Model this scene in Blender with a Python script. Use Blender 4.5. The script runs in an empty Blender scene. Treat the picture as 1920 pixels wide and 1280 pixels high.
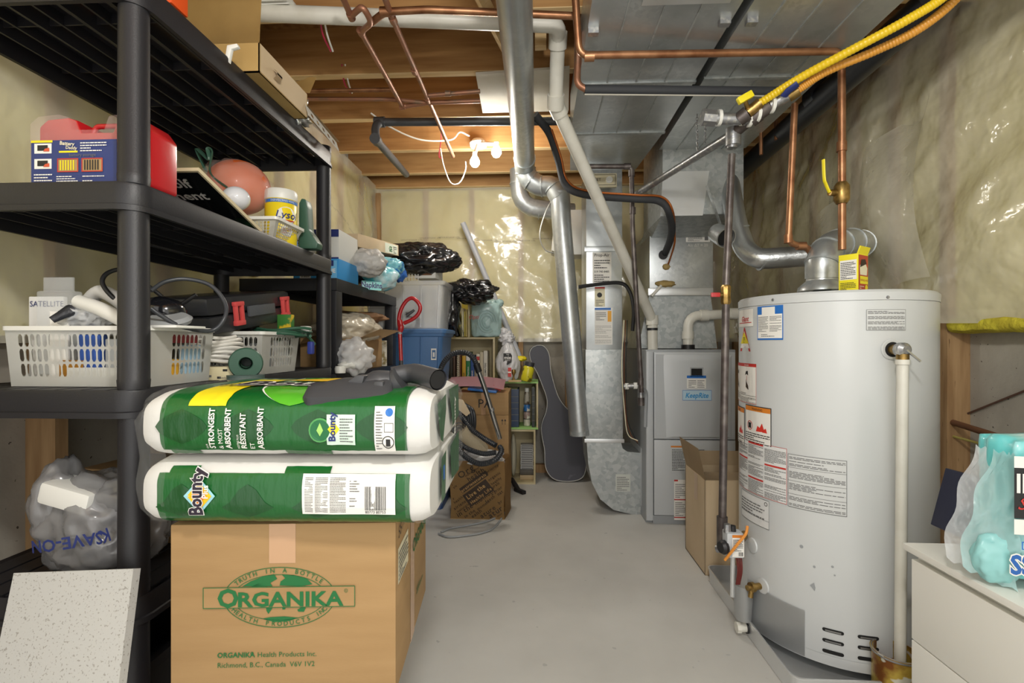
import bpy, bmesh, math, random
from mathutils import Vector, Matrix, noise
C = bpy.context.scene.collection
PI = math.pi
V = Vector
# ---------------------------------------------------------------- camera, world, lights, exposure
F, H, CX, CY = 930.0, 1.10, 960.0, 643.0
A = math.atan(45 / F)
SA, CA = math.sin(A), math.cos(A)
cam = bpy.data.cameras.new('camera')
cam.sensor_width = 36; cam.lens = F / 1920 * 36; cam.shift_y = 3 / 1920; cam.clip_start = .02
camo = bpy.data.objects.new('camera', cam); C.objects.link(camo)
camo.location = (0, 0, H); camo.rotation_euler = (PI / 2, 0, A)
bpy.context.scene.camera = camo
w = bpy.data.worlds.new('world'); bpy.context.scene.world = w; w.use_nodes = True
w.node_tree.nodes['Background'].inputs[0].default_value = (1.0, .97, .92, 1)
w.node_tree.nodes['Background'].inputs[1].default_value = .8
vs = bpy.context.scene.view_settings
bpy.context.scene.display_settings.display_device = 'sRGB'
vs.view_transform = 'Standard'; vs.look = 'None'; vs.gamma = 1; vs.use_curve_mapping = False
vs.exposure = .80
def lamp(name, kind, loc, power, color, size=.1, rot=None):
    l = bpy.data.lights.new(name, kind); l.energy = power; l.color = color
    if kind == 'AREA': l.shape = 'DISK'; l.size = size
    else: l.shadow_soft_size = size
    o = bpy.data.objects.new(name, l); C.objects.link(o); o.location = loc
    if rot: o.rotation_euler = rot
    return o
lamp('bulb_light', 'POINT', (-.385, 3.11, 2.24), 34, (1, .95, .86), .035)
lamp('bulb_light', 'POINT', (-.245, 3.06, 2.28), 34, (1, .95, .86), .035)
lamp('room_bulb_light', 'POINT', (.12, .15, 1.98), 31, (1, .96, .9), .07)
lamp('front_fill_light', 'AREA', (.25, -1.3, 1.5), 6, (1, .97, .93), 1.3, (math.radians(88), 0, 0))  # soft fill added behind the camera
bpy.context.scene.cycles.max_bounces = 8
bpy.context.scene.cycles.transparent_max_bounces = 12
bpy.context.scene.cycles.use_denoising = True

# ---------------------------------------------------------------- placing helpers
def P(px, py, z):            # pixel + distance along the view -> point
    x = (px - CX) / F * z
    return V((x * CA - z * SA, x * SA + z * CA, H - (py - CY) / F * z))
def ray(px, py):
    x = (px - CX) / F
    return V((x * CA - SA, x * SA + CA, -(py - CY) / F))
def PX(px, py, X): d = ray(px, py); return V((0, 0, H)) + d * (X / d.x)
def PY(px, py, Y): d = ray(px, py); return V((0, 0, H)) + d * (Y / d.y)
def PZ(px, py, Z): d = ray(px, py); return V((0, 0, H)) + d * ((Z - H) / d.z)

# ---------------------------------------------------------------- materials
def lin(c):
    if isinstance(c, str):
        c = c.lstrip('#'); c = [int(c[i:i + 2], 16) / 255 for i in (0, 2, 4)]
    return tuple((x / 12.92 if x <= .04045 else ((x + .055) / 1.055) ** 2.4) for x in c) + (1,)
MATS = {}
def mat(name, col, rough=.5, metal=0, bump=None, var=None, alpha=None, coat=0, spec=None, stretch=None, trans=0, vor=None, emit=0, marks=None, sub=0):
    """col base; var=(scale, colour2, lo, hi) noise mix; bump=(scale,strength,dist); vor=(scale,colour2,amount) cells; marks=(scale,colour,threshold)"""
    if name in MATS: return MATS[name]
    m = bpy.data.materials.new(name); m.use_nodes = True; MATS[name] = m
    nt = m.node_tree; N = nt.nodes; L = nt.links; b = N['Principled BSDF']
    b.inputs['Base Color'].default_value = lin(col); b.inputs['Roughness'].default_value = rough
    b.inputs['Metallic'].default_value = metal
    if coat: b.inputs['Coat Weight'].default_value = coat; b.inputs['Coat Roughness'].default_value = .12
    if spec is not None: b.inputs['Specular IOR Level'].default_value = spec
    if trans: b.inputs['Transmission Weight'].default_value = trans
    if sub: b.inputs['Subsurface Weight'].default_value = sub; b.inputs['Subsurface Scale'].default_value = .01
    if emit: b.inputs['Emission Color'].default_value = lin(col); b.inputs['Emission Strength'].default_value = emit
    src = None
    if var or bump or vor or marks:
        tc = N.new('ShaderNodeTexCoord'); mp = N.new('ShaderNodeMapping'); L.new(tc.outputs['Object'], mp.inputs[0])
        if stretch: mp.inputs['Scale'].default_value = stretch
        def nz(scale, det=4):
            n = N.new('ShaderNodeTexNoise'); n.inputs['Scale'].default_value = scale; n.inputs['Detail'].default_value = det
            L.new(mp.outputs[0], n.inputs['Vector']); return n
        def mix(fac, c2, base):
            x = N.new('ShaderNodeMix'); x.data_type = 'RGBA'; L.new(fac, x.inputs[0])
            if base is None: x.inputs[6].default_value = lin(col)
            else: L.new(base, x.inputs[6])
            x.inputs[7].default_value = lin(c2); return x.outputs[2]
        if var:
            n = nz(var[0], 5); r = N.new('ShaderNodeMapRange'); L.new(n.outputs[0], r.inputs[0])
            r.inputs[1].default_value = var[2]; r.inputs[2].default_value = var[3]; src = mix(r.outputs[0], var[1], src)
        if vor:
            v = N.new('ShaderNodeTexVoronoi'); v.inputs['Scale'].default_value = vor[0]; L.new(mp.outputs[0], v.inputs['Vector'])
            s = N.new('ShaderNodeSeparateColor'); L.new(v.outputs['Color'], s.inputs[0])
            k = N.new('ShaderNodeMath'); k.operation = 'MULTIPLY'; k.inputs[1].default_value = vor[2]; L.new(s.outputs[0], k.inputs[0])
            src = mix(k.outputs[0], vor[1], src)
        if marks:
            n = nz(marks[0], 2); r = N.new('ShaderNodeMapRange'); L.new(n.outputs[0], r.inputs[0])
            r.inputs[1].default_value = marks[2]; r.inputs[2].default_value = marks[2] + .03; src = mix(r.outputs[0], marks[1], src)
        if src is not None: L.new(src, b.inputs['Base Color'])
        if bump:
            n = nz(bump[0], 3); bp = N.new('ShaderNodeBump'); bp.inputs['Strength'].default_value = bump[1]
            bp.inputs['Distance'].default_value = bump[2] if len(bump) > 2 else .002
            L.new(n.outputs[0], bp.inputs['Height']); L.new(bp.outputs[0], b.inputs['Normal'])
    if alpha is not None:
        t = N.new('ShaderNodeBsdfTransparent'); mx = N.new('ShaderNodeMixShader'); mx.inputs[0].default_value = alpha
        L.new(t.outputs[0], mx.inputs[1]); L.new(b.outputs[0], mx.inputs[2]); L.new(mx.outputs[0], N['Material Output'].inputs[0])
    return m
black = mat('black_resin', '1e1e22', .46, bump=(260, .25, .001), spec=.5)
blackm = mat('black_rubber', '1d1d1f', .45)
darkg = mat('dark_grey_plastic', '3d3e41', .45, bump=(300, .2, .0006))
galv = mat('galvanized_steel', 'd3d6d7', .33, .7, vor=(60, 'b4b9bb', .7), var=(3, '9da3a3', .35, .7), bump=(4, .25, .01))
galvd = mat('galvanized_dull', 'b9bdbd', .45, .55, vor=(45, '959c9e', .7), var=(5, 'c0c4c2', .4, .7), bump=(6, .2, .006))
alu = mat('bright_aluminium', 'dcdedf', .32, .65, bump=(9, .35, .004))
foil = mat('crinkled_foil_duct', 'cdd0d0', .3, .8, bump=(70, .5, .003))
copper = mat('copper_pipe', 'a87a58', .38, .7, var=(14, '7f5236', .4, .7))
copperd = mat('aged_copper', 'a3735a', .45, .55, var=(14, '77705f', .5, .8))
brass = mat('brass', 'a88a52', .35, .85, var=(60, '7d6436', .4, .7))
iron = mat('black_iron_pipe', '5a5250', .42, .55, var=(20, '77706c', .45, .7))
steel = mat('grey_steel_fitting', '9c9da0', .38, .8, var=(60, 'c6c4bd', .5, .7))
chrome = mat('chrome', 'c8cacc', .15, 1)
pvc = mat('white_pvc', 'dedcd2', .35, var=(8, 'cfccc0', .45, .7))
white = mat('white_enamel', 'cdd0d0', .3, coat=.3, var=(1.5, 'c5c8c9', .4, .7))
whitep = mat('white_plastic', 'e4e4de', .38)
basketm = mat('white_basket_plastic', 'e6e6e0', .35, sub=.0)
card = mat('cardboard', 'ab8a5e', .8, var=(3, 'a07f54', .35, .7), bump=(90, .15, .001), stretch=(1, 1, 8))
cardl = mat('light_cardboard', 'c8b394', .8, var=(4, 'bda786', .4, .7), bump=(90, .12, .001))
cardd = mat('aged_cardboard', 'b7995f', .85, var=(5, 'a4854e', .4, .7), bump=(80, .2, .001))
joistm = mat('joist_wood', 'b88d58', .7, var=(5, '96693a', .35, .75), stretch=(.5, 6, 6), bump=(10, .2, .002))
joistl = mat('joist_edge_wood', 'e3c797', .7, var=(5, 'd0aa70', .4, .75), stretch=(.5, 6, 6))
studm = mat('stud_wood', 'b6946a', .75, var=(5, '8e6b45', .35, .75), stretch=(8, 8, .6), marks=(22, '4b3018', .72))
osb = mat('subfloor_board', '9c713e', .85, var=(25, '7a5228', .4, .65))
conc = mat('floor_concrete', 'd0cfca', .55, var=(2.2, 'c0bfba', .35, .7), bump=(14, .35, .002), marks=(26, 'b3b3b0', .73))
concw = mat('wall_concrete', 'b3aea2', .85, var=(4, '9b958a', .35, .7), bump=(30, .5, .004), marks=(60, '4c4841', .69))
batt = mat('yellow_insulation', 'f2e998', .95, var=(7, 'e2d67c', .35, .7), bump=(18, .8, .02))
battb = mat('bright_insulation', 'd8cc3e', .95, var=(20, 'b5a42e', .35, .7), bump=(40, .9, .01))
film = mat('vapour_film', 'f6f0da', .17, alpha=.5, bump=(6, .7, .02), spec=1, coat=.7)
filmr = mat('vapour_film_crinkled', 'f6f0da', .14, alpha=.55, bump=(6, 1.0, .03), spec=1.0, coat=1)
filml = mat('loose_film', 'e9e4d4', .16, alpha=.35, bump=(10, .7, .02), spec=.9)
clear = mat('clear_plastic', 'e8ecee', .12, alpha=.22, spec=1)
clearm = mat('milky_clear_plastic', 'f4f6f8', .2, alpha=.45, bump=(20, .2, .003))
wrap = mat('shrink_wrap', 'f1f3f2', .12, alpha=.06, bump=(28, .9, .006), spec=1)
bagw = mat('white_carrier_bag', 'e6e6e8', .25, alpha=.75, bump=(11, .5, .005))
netf = mat('net_bag_film', 'e6ded8', .2, alpha=.2, bump=(9, .5, .004), spec=.9)
bagg = mat('grey_translucent_bag', '8f8f90', .22, alpha=.66, bump=(9, .5, .005), spec=.9)
bagk = mat('black_garbage_bag', '17171a', .2, bump=(11, .7, .008), spec=.9)
bagt = mat('pale_teal_bag', 'b9d6d4', .25, alpha=.85, bump=(12, .6, .006))
paper = mat('white_paper', 'eceae4', .7)
cream = mat('cream_paper', 'e6dfc2', .7)
ink = mat('black_ink', '262626', .6)
inkg = mat('grey_ink', '6c6c6c', .7)
inkb = mat('brown_ink', '3a2c20', .7)
green = mat('pack_green', '0a4a1c', .3, coat=.3, bump=(22, .6, .003), stretch=(3, 1, 1))
greend = mat('pack_dark_green', '0d5c24', .3, coat=.3, bump=(22, .6, .003), stretch=(3, 1, 1))
greenl = mat('pack_light_green', '55ad2c', .25, coat=.5, bump=(16, .5, .004))
inkgreen = mat('green_ink', '1d6b38', .7)
yellow = mat('yellow_print', 'eedb22', .4)
yellowh = mat('yellow_hose', 'e8c420', .35, bump=(200, .3, .001))
orangeh = mat('amber_hose', 'd99a3c', .35, bump=(200, .3, .001))
red = mat('red_plastic', 'b51c22', .28, coat=.4)
redi = mat('red_print', 'c2342e', .5)
redl = mat('latch_red', 'd6504f', .4)
blue = mat('blue_print', '2a6fc0', .45)
navy = mat('navy_print', '22306e', .45)
toteb = mat('blue_tote_plastic', '4f77a8', .4, bump=(40, .1, .001))
toteb2 = mat('dark_blue_plastic', '2c4f86', .42)
teal = mat('teal_film', '59c3c0', .3, coat=.4, bump=(18, .7, .006))
orange = mat('orange_rubber', 'd8652c', .5)
fgreen = mat('green_plastic', '3b5d4d', .4)
lgrey = mat('light_grey_paint', 'bfc3c6', .38, coat=.2)
mgrey = mat('grey_paint', '9a9ea1', .4)
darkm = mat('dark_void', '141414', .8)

# ---------------------------------------------------------------- mesh builder
def wm(o):
    m = Matrix.LocRotScale(o.location, o.rotation_euler, o.scale)
    return wm(o.parent) @ m if o.parent else m
class MB:
    def __init__(s, M=None): s.bm = bmesh.new(); s.m = []; s.M = M or Matrix.Identity(4)
    def mi(s, m):
        if m not in s.m: s.m.append(m)
        return s.m.index(m)
    def face(s, pts, m):
        try:
            f = s.bm.faces.new([s.bm.verts.new(s.M @ V(p)) for p in pts]); f.material_index = s.mi(m); f.smooth = True
        except ValueError: pass
        return s
    def merge(s, b2, m):
        i = s.mi(m)
        mp = {v: s.bm.verts.new(s.M @ v.co) for v in b2.verts}
        for f in b2.faces:
            g = s.bm.faces.new([mp[v] for v in f.verts]); g.material_index = i; g.smooth = True
        b2.free(); return s
    def box(s, c, d, m, bev=0, rot=None, taper=None):
        b = bmesh.new(); bmesh.ops.create_cube(b, size=1)
        for v in b.verts:
            k = taper if (taper and v.co.z < 0) else 1
            v.co = V((v.co.x * d[0] * k, v.co.y * d[1] * k, v.co.z * d[2]))
        if bev: bmesh.ops.bevel(b, geom=b.edges[:], offset=bev, segments=2, affect='EDGES', profile=.6)
        if rot is not None:
            if not isinstance(rot, Matrix): rot = Matrix.Rotation(rot, 4, 'Z')
            b.transform(rot)
        b.transform(Matrix.Translation(V(c)))
        return s.merge(b, m)
    def bx(s, x0, x1, y0, y1, z0, z1, m, bev=0):
        return s.box(((x0 + x1) / 2, (y0 + y1) / 2, (z0 + z1) / 2), (abs(x1 - x0), abs(y1 - y0), abs(z1 - z0)), m, bev)
    def rings(s, R, m, cap=True, closed=False):
        i = s.mi(m); vr = [[s.bm.verts.new(s.M @ V(p)) for p in r] for r in R]
        n = len(vr[0]); K = len(vr)
        for a in range(K if closed else K - 1):
            r0, r1 = vr[a], vr[(a + 1) % K]
            for j in range(n):
                f = s.bm.faces.new([r0[j], r0[(j + 1) % n], r1[(j + 1) % n], r1[j]]); f.material_index = i; f.smooth = True
        if cap and not closed:
            for r in (list(reversed(vr[0])), vr[-1]):
                try: f = s.bm.faces.new(r); f.material_index = i; f.smooth = True
                except ValueError: pass
        return s
    def tube(s, pts, r, m, seg=12, cap=True, flat=1):
        pts = [V(p) for p in pts]; n = len(pts)
        rs = r if isinstance(r, (list, tuple)) else [r] * n
        T = [((pts[min(i + 1, n - 1)] - pts[max(i - 1, 0)]).normalized()) for i in range(n)]
        up = V((0, 0, 1)) if abs(T[0].z) < .9 else V((1, 0, 0))
        u = T[0].cross(up).normalized(); R = []
        for i in range(n):
            u = (u - T[i] * u.dot(T[i])).normalized(); v = T[i].cross(u)
            R.append([pts[i] + (u * math.cos(a) + v * math.sin(a) * flat) * rs[i] for a in [2 * PI * k / seg for k in range(seg)]])
        return s.rings(R, m, cap)
    def lathe(s, prof, o, m, axis=(0, 0, 1), seg=24, cap=True):
        q = V((0, 0, 1)).rotation_difference(V(axis).normalized()); o = V(o)
        R = [[o + q @ V((r * math.cos(a), r * math.sin(a), h)) for a in [2 * PI * k / seg for k in range(seg)]] for r, h in prof]
        return s.rings(R, m, cap)
    def prism(s, poly, O, U, W, m, depth, bev=0):
        O, U, W = V(O), V(U).normalized(), V(W).normalized(); Nn = U.cross(W)
        b = bmesh.new()
        f = b.faces.new([b.verts.new(O + U * x + W * y) for x, y in poly])
        r = bmesh.ops.extrude_face_region(b, geom=[f])
        bmesh.ops.translate(b, verts=[v for v in r['geom'] if isinstance(v, bmesh.types.BMVert)], vec=Nn * depth)
        bmesh.ops.recalc_face_normals(b, faces=b.faces[:])
        if bev: bmesh.ops.bevel(b, geom=b.edges[:], offset=bev, segments=2, affect='EDGES', profile=.6)
        return s.merge(b, m)
    def grid(s, fn, nu, nv, m, thick=0):
        b = bmesh.new(); vv = [[b.verts.new(fn(i / nu, j / nv)) for j in range(nv + 1)] for i in range(nu + 1)]
        for i in range(nu):
            for j in range(nv): b.faces.new([vv[i][j], vv[i + 1][j], vv[i + 1][j + 1], vv[i][j + 1]])
        if thick: bmesh.ops.solidify(b, geom=b.faces[:], thickness=thick)
        return s.merge(b, m)
    def blob(s, c, r, m, seed=0, amp=.15, freq=3, sub=4, flat=None, shape=None):
        s.soft = True
        b = bmesh.new(); bmesh.ops.create_icosphere(b, subdivisions=sub, radius=1); c = V(c)
        for v in b.verts:
            n = v.co.copy()
            q = n * freq + V((seed * 7.3, seed * 3.1, seed))
            k = 1 + amp * (noise.noise(q) + .5 * (.5 - abs(noise.noise(q * 1.9)) * 2) + .10 * (.5 - abs(noise.noise(q * 4.1)) * 2))
            p = n * k
            if shape: p = shape(p)
            p = V((p.x * r[0], p.y * r[1], p.z * r[2]))
            if flat is not None and p.z < -r[2] * flat: p.z = -r[2] * flat
            v.co = c + p
        return s.merge(b, m)
    def build(s, name, parent=None, label=None, cat=None, group=None, kind=None, sharp=38, origin=None, M=None):
        me = bpy.data.meshes.new(name)
        bmesh.ops.recalc_face_normals(s.bm, faces=s.bm.faces[:]) if len(s.bm.faces) < 60000 else None
        o = bpy.data.objects.new(name, me)
        if parent is not None:
            o.parent = parent; s.bm.transform(wm(parent).inverted())
        else:
            if origin is None:
                xs = [v.co for v in s.bm.verts]
                origin = V(((min(v.x for v in xs) + max(v.x for v in xs)) / 2, (min(v.y for v in xs) + max(v.y for v in xs)) / 2, min(v.z for v in xs)))
            o.location = origin; s.bm.transform(Matrix.Translation(-V(origin)))
        s.bm.to_mesh(me); s.bm.free()
        for m in s.m: me.materials.append(m)
        try: me.set_sharp_from_angle(angle=math.radians(150 if getattr(s, 'soft', 0) else sharp))
        except Exception: pass
        if label: o['label'] = label
        if cat: o['category'] = cat
        if group: o['group'] = group
        if kind: o['kind'] = kind
        C.objects.link(o); return o
def thing(name, label, cat, loc=(0, 0, 0), rz=0, group=None, rot=None):
    o = bpy.data.objects.new(name, None); C.objects.link(o); o.location = loc; o.empty_display_size = .05
    o.rotation_euler = rot if rot else (0, 0, rz); o['label'] = label; o['category'] = cat
    if group: o['group'] = group
    return o
def fillet(pts, r, n=5):
    pts = [V(p) for p in pts]; out = [pts[0]]
    for i in range(1, len(pts) - 1):
        a, b, c = pts[i - 1], pts[i], pts[i + 1]
        d = min(r, (a - b).length * .49, (c - b).length * .49)
        p0 = b + (a - b).normalized() * d; p1 = b + (c - b).normalized() * d
        for k in range(n + 1):
            t = k / n; out.append(p0 * (1 - t) ** 2 + b * 2 * t * (1 - t) + p1 * t * t)
    out.append(pts[-1]); return out
def spline(pts, n=8):
    pts = [V(p) for p in pts]; e = [pts[0] * 2 - pts[1]] + pts + [pts[-1] * 2 - pts[-2]]; out = []
    for i in range(1, len(e) - 2):
        p0, p1, p2, p3 = e[i - 1:i + 3]
        for k in range(n):
            t = k / n
            out.append(.5 * ((2 * p1) + (p2 - p0) * t + (2 * p0 - 5 * p1 + 4 * p2 - p3) * t * t + (3 * p1 - p0 - 3 * p2 + p3) * t ** 3))
    out.append(pts[-1]); return out
def rr(w, d, r, z, cx=0, cy=0, n=4):
    o = []
    for sx, sy, a0 in ((1, 1, 0), (-1, 1, PI / 2), (-1, -1, PI), (1, -1, 1.5 * PI)):
        for k in range(n + 1):
            a = a0 + PI / 2 * k / n
            o.append(V((cx + sx * (w / 2 - r) + r * math.cos(a), cy + sy * (d / 2 - r) + r * math.sin(a), z)))
    return o

# ---------------------------------------------------------------- flat print on real surfaces
_gl = {}
def glyph(t, bold, al):
    k = (t, bold, al)
    if k not in _gl:
        cu = bpy.data.curves.new('t', 'FONT'); cu.body = t; cu.align_x = al; cu.size = 1 / .7; cu.offset = bold; cu.resolution_u = 2
        o = bpy.data.objects.new('t', cu); C.objects.link(o)
        me = bpy.data.meshes.new_from_object(o.evaluated_get(bpy.context.evaluated_depsgraph_get()))
        _gl[k] = ([v.co.copy() for v in me.vertices], [list(p.vertices) for p in me.polygons])
        bpy.data.objects.remove(o); bpy.data.curves.remove(cu); bpy.data.meshes.remove(me)
    return _gl[k]
class Sheet:
    def __init__(s, fn, nu=1): s.fn = fn; s.nu = nu; s.bm = bmesh.new(); s.m = []; s.b = .0006; s.nv = 1
    def pt(s, u, v, l): p, n = s.fn(u, v); return p + n * (s.b + l * .0005)
    def add(s, vs, fs, m, l):
        if m not in s.m: s.m.append(m)
        i = s.m.index(m); bv = [s.bm.verts.new(s.pt(x, y, l)) for x, y in vs]
        for f in fs:
            try: g = s.bm.faces.new([bv[k] for k in f]); g.material_index = i
            except ValueError: pass
        return s
    def rect(s, u0, v0, u1, v1, m, l=0, nu=None):
        n = nu or s.nu; q = s.nv; vs = []; fs = []
        for k in range(n + 1):
            for j in range(q + 1): vs.append((u0 + (u1 - u0) * k / n, v0 + (v1 - v0) * j / q))
        for k in range(n):
            for j in range(q): a = k * (q + 1) + j; fs.append([a, a + q + 1, a + q + 2, a + 1])
        return s.add(vs, fs, m, l)
    def frame(s, u0, v0, u1, v1, t, m, l=0):
        s.rect(u0, v0, u1, v0 + t, m, l); s.rect(u0, v1 - t, u1, v1, m, l)
        s.rect(u0, v0 + t, u0 + t, v1 - t, m, l, 1); return s.rect(u1 - t, v0 + t, u1, v1 - t, m, l, 1)
    def poly(s, pts, m, l=1): return s.add(pts, [list(range(len(pts)))], m, l)
    def disc(s, u, v, r, m, l=1, r2=None, n=20, sy=1):
        o = [(u + r * math.cos(a), v + r * sy * math.sin(a)) for a in [2 * PI * k / n for k in range(n)]]
        if r2 is None: return s.poly(o, m, l)
        i = [(u + r2 * math.cos(a), v + r2 * sy * math.sin(a)) for a in [2 * PI * k / n for k in range(n)]]
        return s.add(o + i, [[k, (k + 1) % n, n + (k + 1) % n, n + k] for k in range(n)], m, l)
    def text(s, t, u, v, h, m, l=2, rot=0, al='CENTER', bold=0, sx=1, shear=0):
        vs, fs = glyph(t, bold, al); c, d = math.cos(rot), math.sin(rot)
        return s.add([(u + (x * h * sx + y * h * shear) * c - y * h * d, v + (x * h * sx + y * h * shear) * d + y * h * c) for x, y, z in vs], fs, m, l)
    def arc(s, t, u, v, ra, rb, a0, a1, h, m, l=2, bold=0, flip=False):
        for i, ch in enumerate(t):
            if ch == ' ': continue
            a = a0 + (a1 - a0) * i / (len(t) - 1); x, y = u + ra * math.cos(a), v + rb * math.sin(a)
            tx, ty = -ra * math.sin(a), rb * math.cos(a); r = math.atan2(ty, tx)
            if not flip: r += PI
            s.text(ch, x, y, h, m, l, rot=r, bold=bold)
        return s
    def lines(s, u0, v0, u1, v1, n, m, l=2, th=.4, seed=1, gap=.12):
        R = random.Random(seed); dv = (v1 - v0) / n
        for k in range(n):
            if R.random() < gap: continue
            e = u1 if R.random() < .7 else u0 + (u1 - u0) * R.uniform(.4, .95)
            u = u0
            while u < e - 1e-6:
                w = (u1 - u0) * R.uniform(.05, .16); s.rect(u, v0 + dv * k, min(u + w, e), v0 + dv * k + dv * th, m, l, 1); u += w + (u1 - u0) * .018
        return s
    def bars(s, u0, v0, u1, v1, m, n=24, seed=3, vert=True, l=2):
        R = random.Random(seed); u = u0; w = (u1 - u0) / n
        while u < u1:
            k = w * R.uniform(.3, 1.1); s.rect(u, v0, min(u + k, u1), v1, m, l, 1); u += k + w * R.uniform(.35, .9)
        return s
    def done(s, name, parent, label=None):
        me = bpy.data.meshes.new(name); o = bpy.data.objects.new(name, me); o.parent = parent
        s.bm.transform(wm(parent).inverted()); s.bm.to_mesh(me); s.bm.free()
        for m in s.m: me.materials.append(m)
        if label: o['label'] = label
        C.objects.link(o); return o
def plane(O, U, W):
    O, U, W = V(O), V(U), V(W); n = U.cross(W).normalized()
    return lambda u, v: (O + U * u + W * v, n)
def quad(a, b, c, d):        # a bottom-left, b bottom-right, c top-right, d top-left; u,v in 0..1
    a, b, c, d = V(a), V(b), V(c), V(d); n = (b - a).cross(d - a).normalized()
    return lambda u, v: (a * (1 - u) * (1 - v) + b * u * (1 - v) + c * u * v + d * (1 - u) * v, n)
# ================================================================ THE SETTING
XL, XR, YB, YF = -1.47, 1.76, 4.32, -.6          # concrete faces; the shell is open behind the camera
IL, IR, IB = -1.38, 1.67, 4.23                    # inner stud faces
ZJ, ZS = 2.42, 2.655                              # joist bottoms, subfloor
MB().bx(XL - .1, XR + .1, YF, YB + .1, -.1, 0, conc).build('floor', kind='structure')
wl = MB().bx(XL - .1, XL, YF, YB + .1, 0, ZS, concw).build('wall_left', kind='structure')
wr = MB().bx(XR, XR + .1, YF, YB + .1, 0, ZS, concw).build('wall_right', kind='structure')
wb = MB().bx(XL, XR, YB, YB + .1, 0, ZS, concw).build('wall_back', kind='structure')
ceil = MB().bx(XL - .1, XR + .1, YF, YB + .1, ZS, ZS + .03, osb).build('ceiling', kind='structure')
for z in (.55, 1.0, 1.47, 1.94, 2.38, 2.86, 3.34, 3.80, 4.14):
    b = MB(); y = z + (.02 if z > 1 else 0)
    b.bx(XL, XR, y, y + .04, ZJ + .004, ZS, joistm).bx(XL, XR, y - .001, y + .041, ZJ, ZJ + .004, joistl)
    b.build('joist', ceil)
MB().prism([(0, 0), (.04, 0), (.04, .09), (0, .09)], P(1003, 85, 2.18), (.0, 1, 0), (.0, 0, 1), joistl, .05).build('blocking', ceil)
b = MB(); p0, p1 = PZ(905, 0, 2.43), PZ(952, 95, 2.43); b.tube([p0 - (p1 - p0) * .5, p1], .03, joistl, 4); b.build('diagonal_brace', ceil)
# studs, batts and vapour film
for k in range(10):
    y = .12 + k * .42
    if k == 5: continue
    MB().bx(XL, IL, y - .02, y + .02, 0, ZJ, studm).build('stud', wl)
for k in range(11):
    y = {4: 2.12, 5: 2.42}.get(k, .3 + k * .4)
    MB().bx(IR, XR, y - .02, y + .02, 0, ZJ, studm).build('stud', wr)
for x in (-1.36, -.95, -.55, -.13, .27, .68, 1.1, 1.5):
    MB().bx(x - .02, x + .02, IB, YB, 0, ZJ, studm).build('stud', wb)
def fluff(fn, nu, nv): return MB().grid(fn, nu, nv, batt)
def nz(p, s=1, a=1): return noise.noise(V(p) * s) * a
fluff(lambda u, v: V((IL - .03 + nz((0, u * 14, v * 8), 1, .012), YF + (YB - YF) * u, 1.12 + (ZJ - 1.12) * v)), 120, 30).build('insulation', wl)
fluff(lambda u, v: V((IR + .03 + nz((3, u * 14, v * 8), 1, .012), YF + (YB - YF) * u, 1.16 + (ZJ - 1.16) * v)), 120, 30).build('insulation', wr)
fluff(lambda u, v: V((IL + (IR - IL) * u, IB + .03 + nz((u * 9, 5, v * 8), 1, .012), 1.14 + (ZJ - 1.14) * v)), 90, 30).build('insulation', wb)
b = MB()
def be(u, v):
    a = 2 * PI * v; y = .9 + 1.18 * u; return V((1.705 + .055 * math.cos(a) + .006 * nz((u * 20, v * 6, 1)), y, 1.17 + .032 * math.copysign(abs(math.sin(a)) ** .6, math.sin(a)) + .006 * nz((u * 25, v * 5, 7))))
b.grid(be, 60, 16, battb); b.build('insulation_edge', wr)
def ridge(q): return (.5 - abs(noise.noise(q))) 
def sheet(u, v, k): 
    q = V((u * 4.5 + v * 1.2, v * 2.4, k)); return .028 * noise.noise(q) + .024 * max(-.1, ridge(q * 2.1 + V((0, 0, 3)))) + .012 * max(0, ridge(V((u * 22 + v * 3, v * 4, k))) ) + .006 * ridge(q * 7)
MB().grid(lambda u, v: V((IL + .012 + sheet(u, v, 1), YF + (IB - YF) * u, 1.10 + (ZJ - 1.08) * v)), 170, 60, film).build('vapour_barrier', wl)
MB().grid(lambda u, v: V((IR - .02 - 1.8 * sheet(u * 1.2, v, 5), YF + (IB - YF) * u, 1.18 + .02 * noise.noise(V((u * 9, 0, 0))) + (ZJ - 1.14) * v)), 220, 70, filmr).build('vapour_barrier', wr)
MB().grid(lambda u, v: V((IL + (IR - IL) * u, IB - .012 - sheet(u * .9, v * 1.0, 9) - .02 * max(0, ridge(V((u * 12, .2, 3)))), 1.11 + (ZJ - 1.09) * v)), 150, 60, film).build('vapour_barrier', wb)
MB().bx(-1.38, -1.33, 4.17, 4.21, 1.2, 2.38, studm).build('corner_stud', wb)
# loose fold of film hanging on the right wall
b = MB()
def lf(u, v):
    y = 2.1 + 1.1 * u; top = 2.12 - .55 * u ** 1.3
    return V((1.60 - .10 * (1 - u) * math.sin(v * PI) + .05 * math.sin(u * 17 + v * 3) * (1 - v * .5), y, top - v * (.75 - .2 * u)))
b.grid(lf, 60, 30, filml); b.build('film_fold', wr)
for y0, zz in ((2.4, 0), (2.1, 0)):               # lettering printed on the barrier
    pass
s = Sheet(plane((IB * 0 + -1.25, IB - .06, 1.97), (1, 0, 0), (0, 0, 1)))
for k in range(9): s.text('VAPOUR RETARDER  6 MIL', .1 + k * .16, .02 * math.sin(k * .9), .011, inkg, al='LEFT')
s.done('barrier_print', wb)
s = Sheet(plane((IR - .085, 2.72, 2.0), (0, .25, -1), (0, 1, .25)))
for k in range(6): s.text('VAPOUR RETARDER', .02 + k * .16, .012 * math.sin(k * 1.3), .013, inkg, al='LEFT')
s.done('barrier_print', wr)
s = Sheet(plane((IL + .07, 2.95, 2.02), (0, 1, -.24), (0, .24, 1)))
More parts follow.
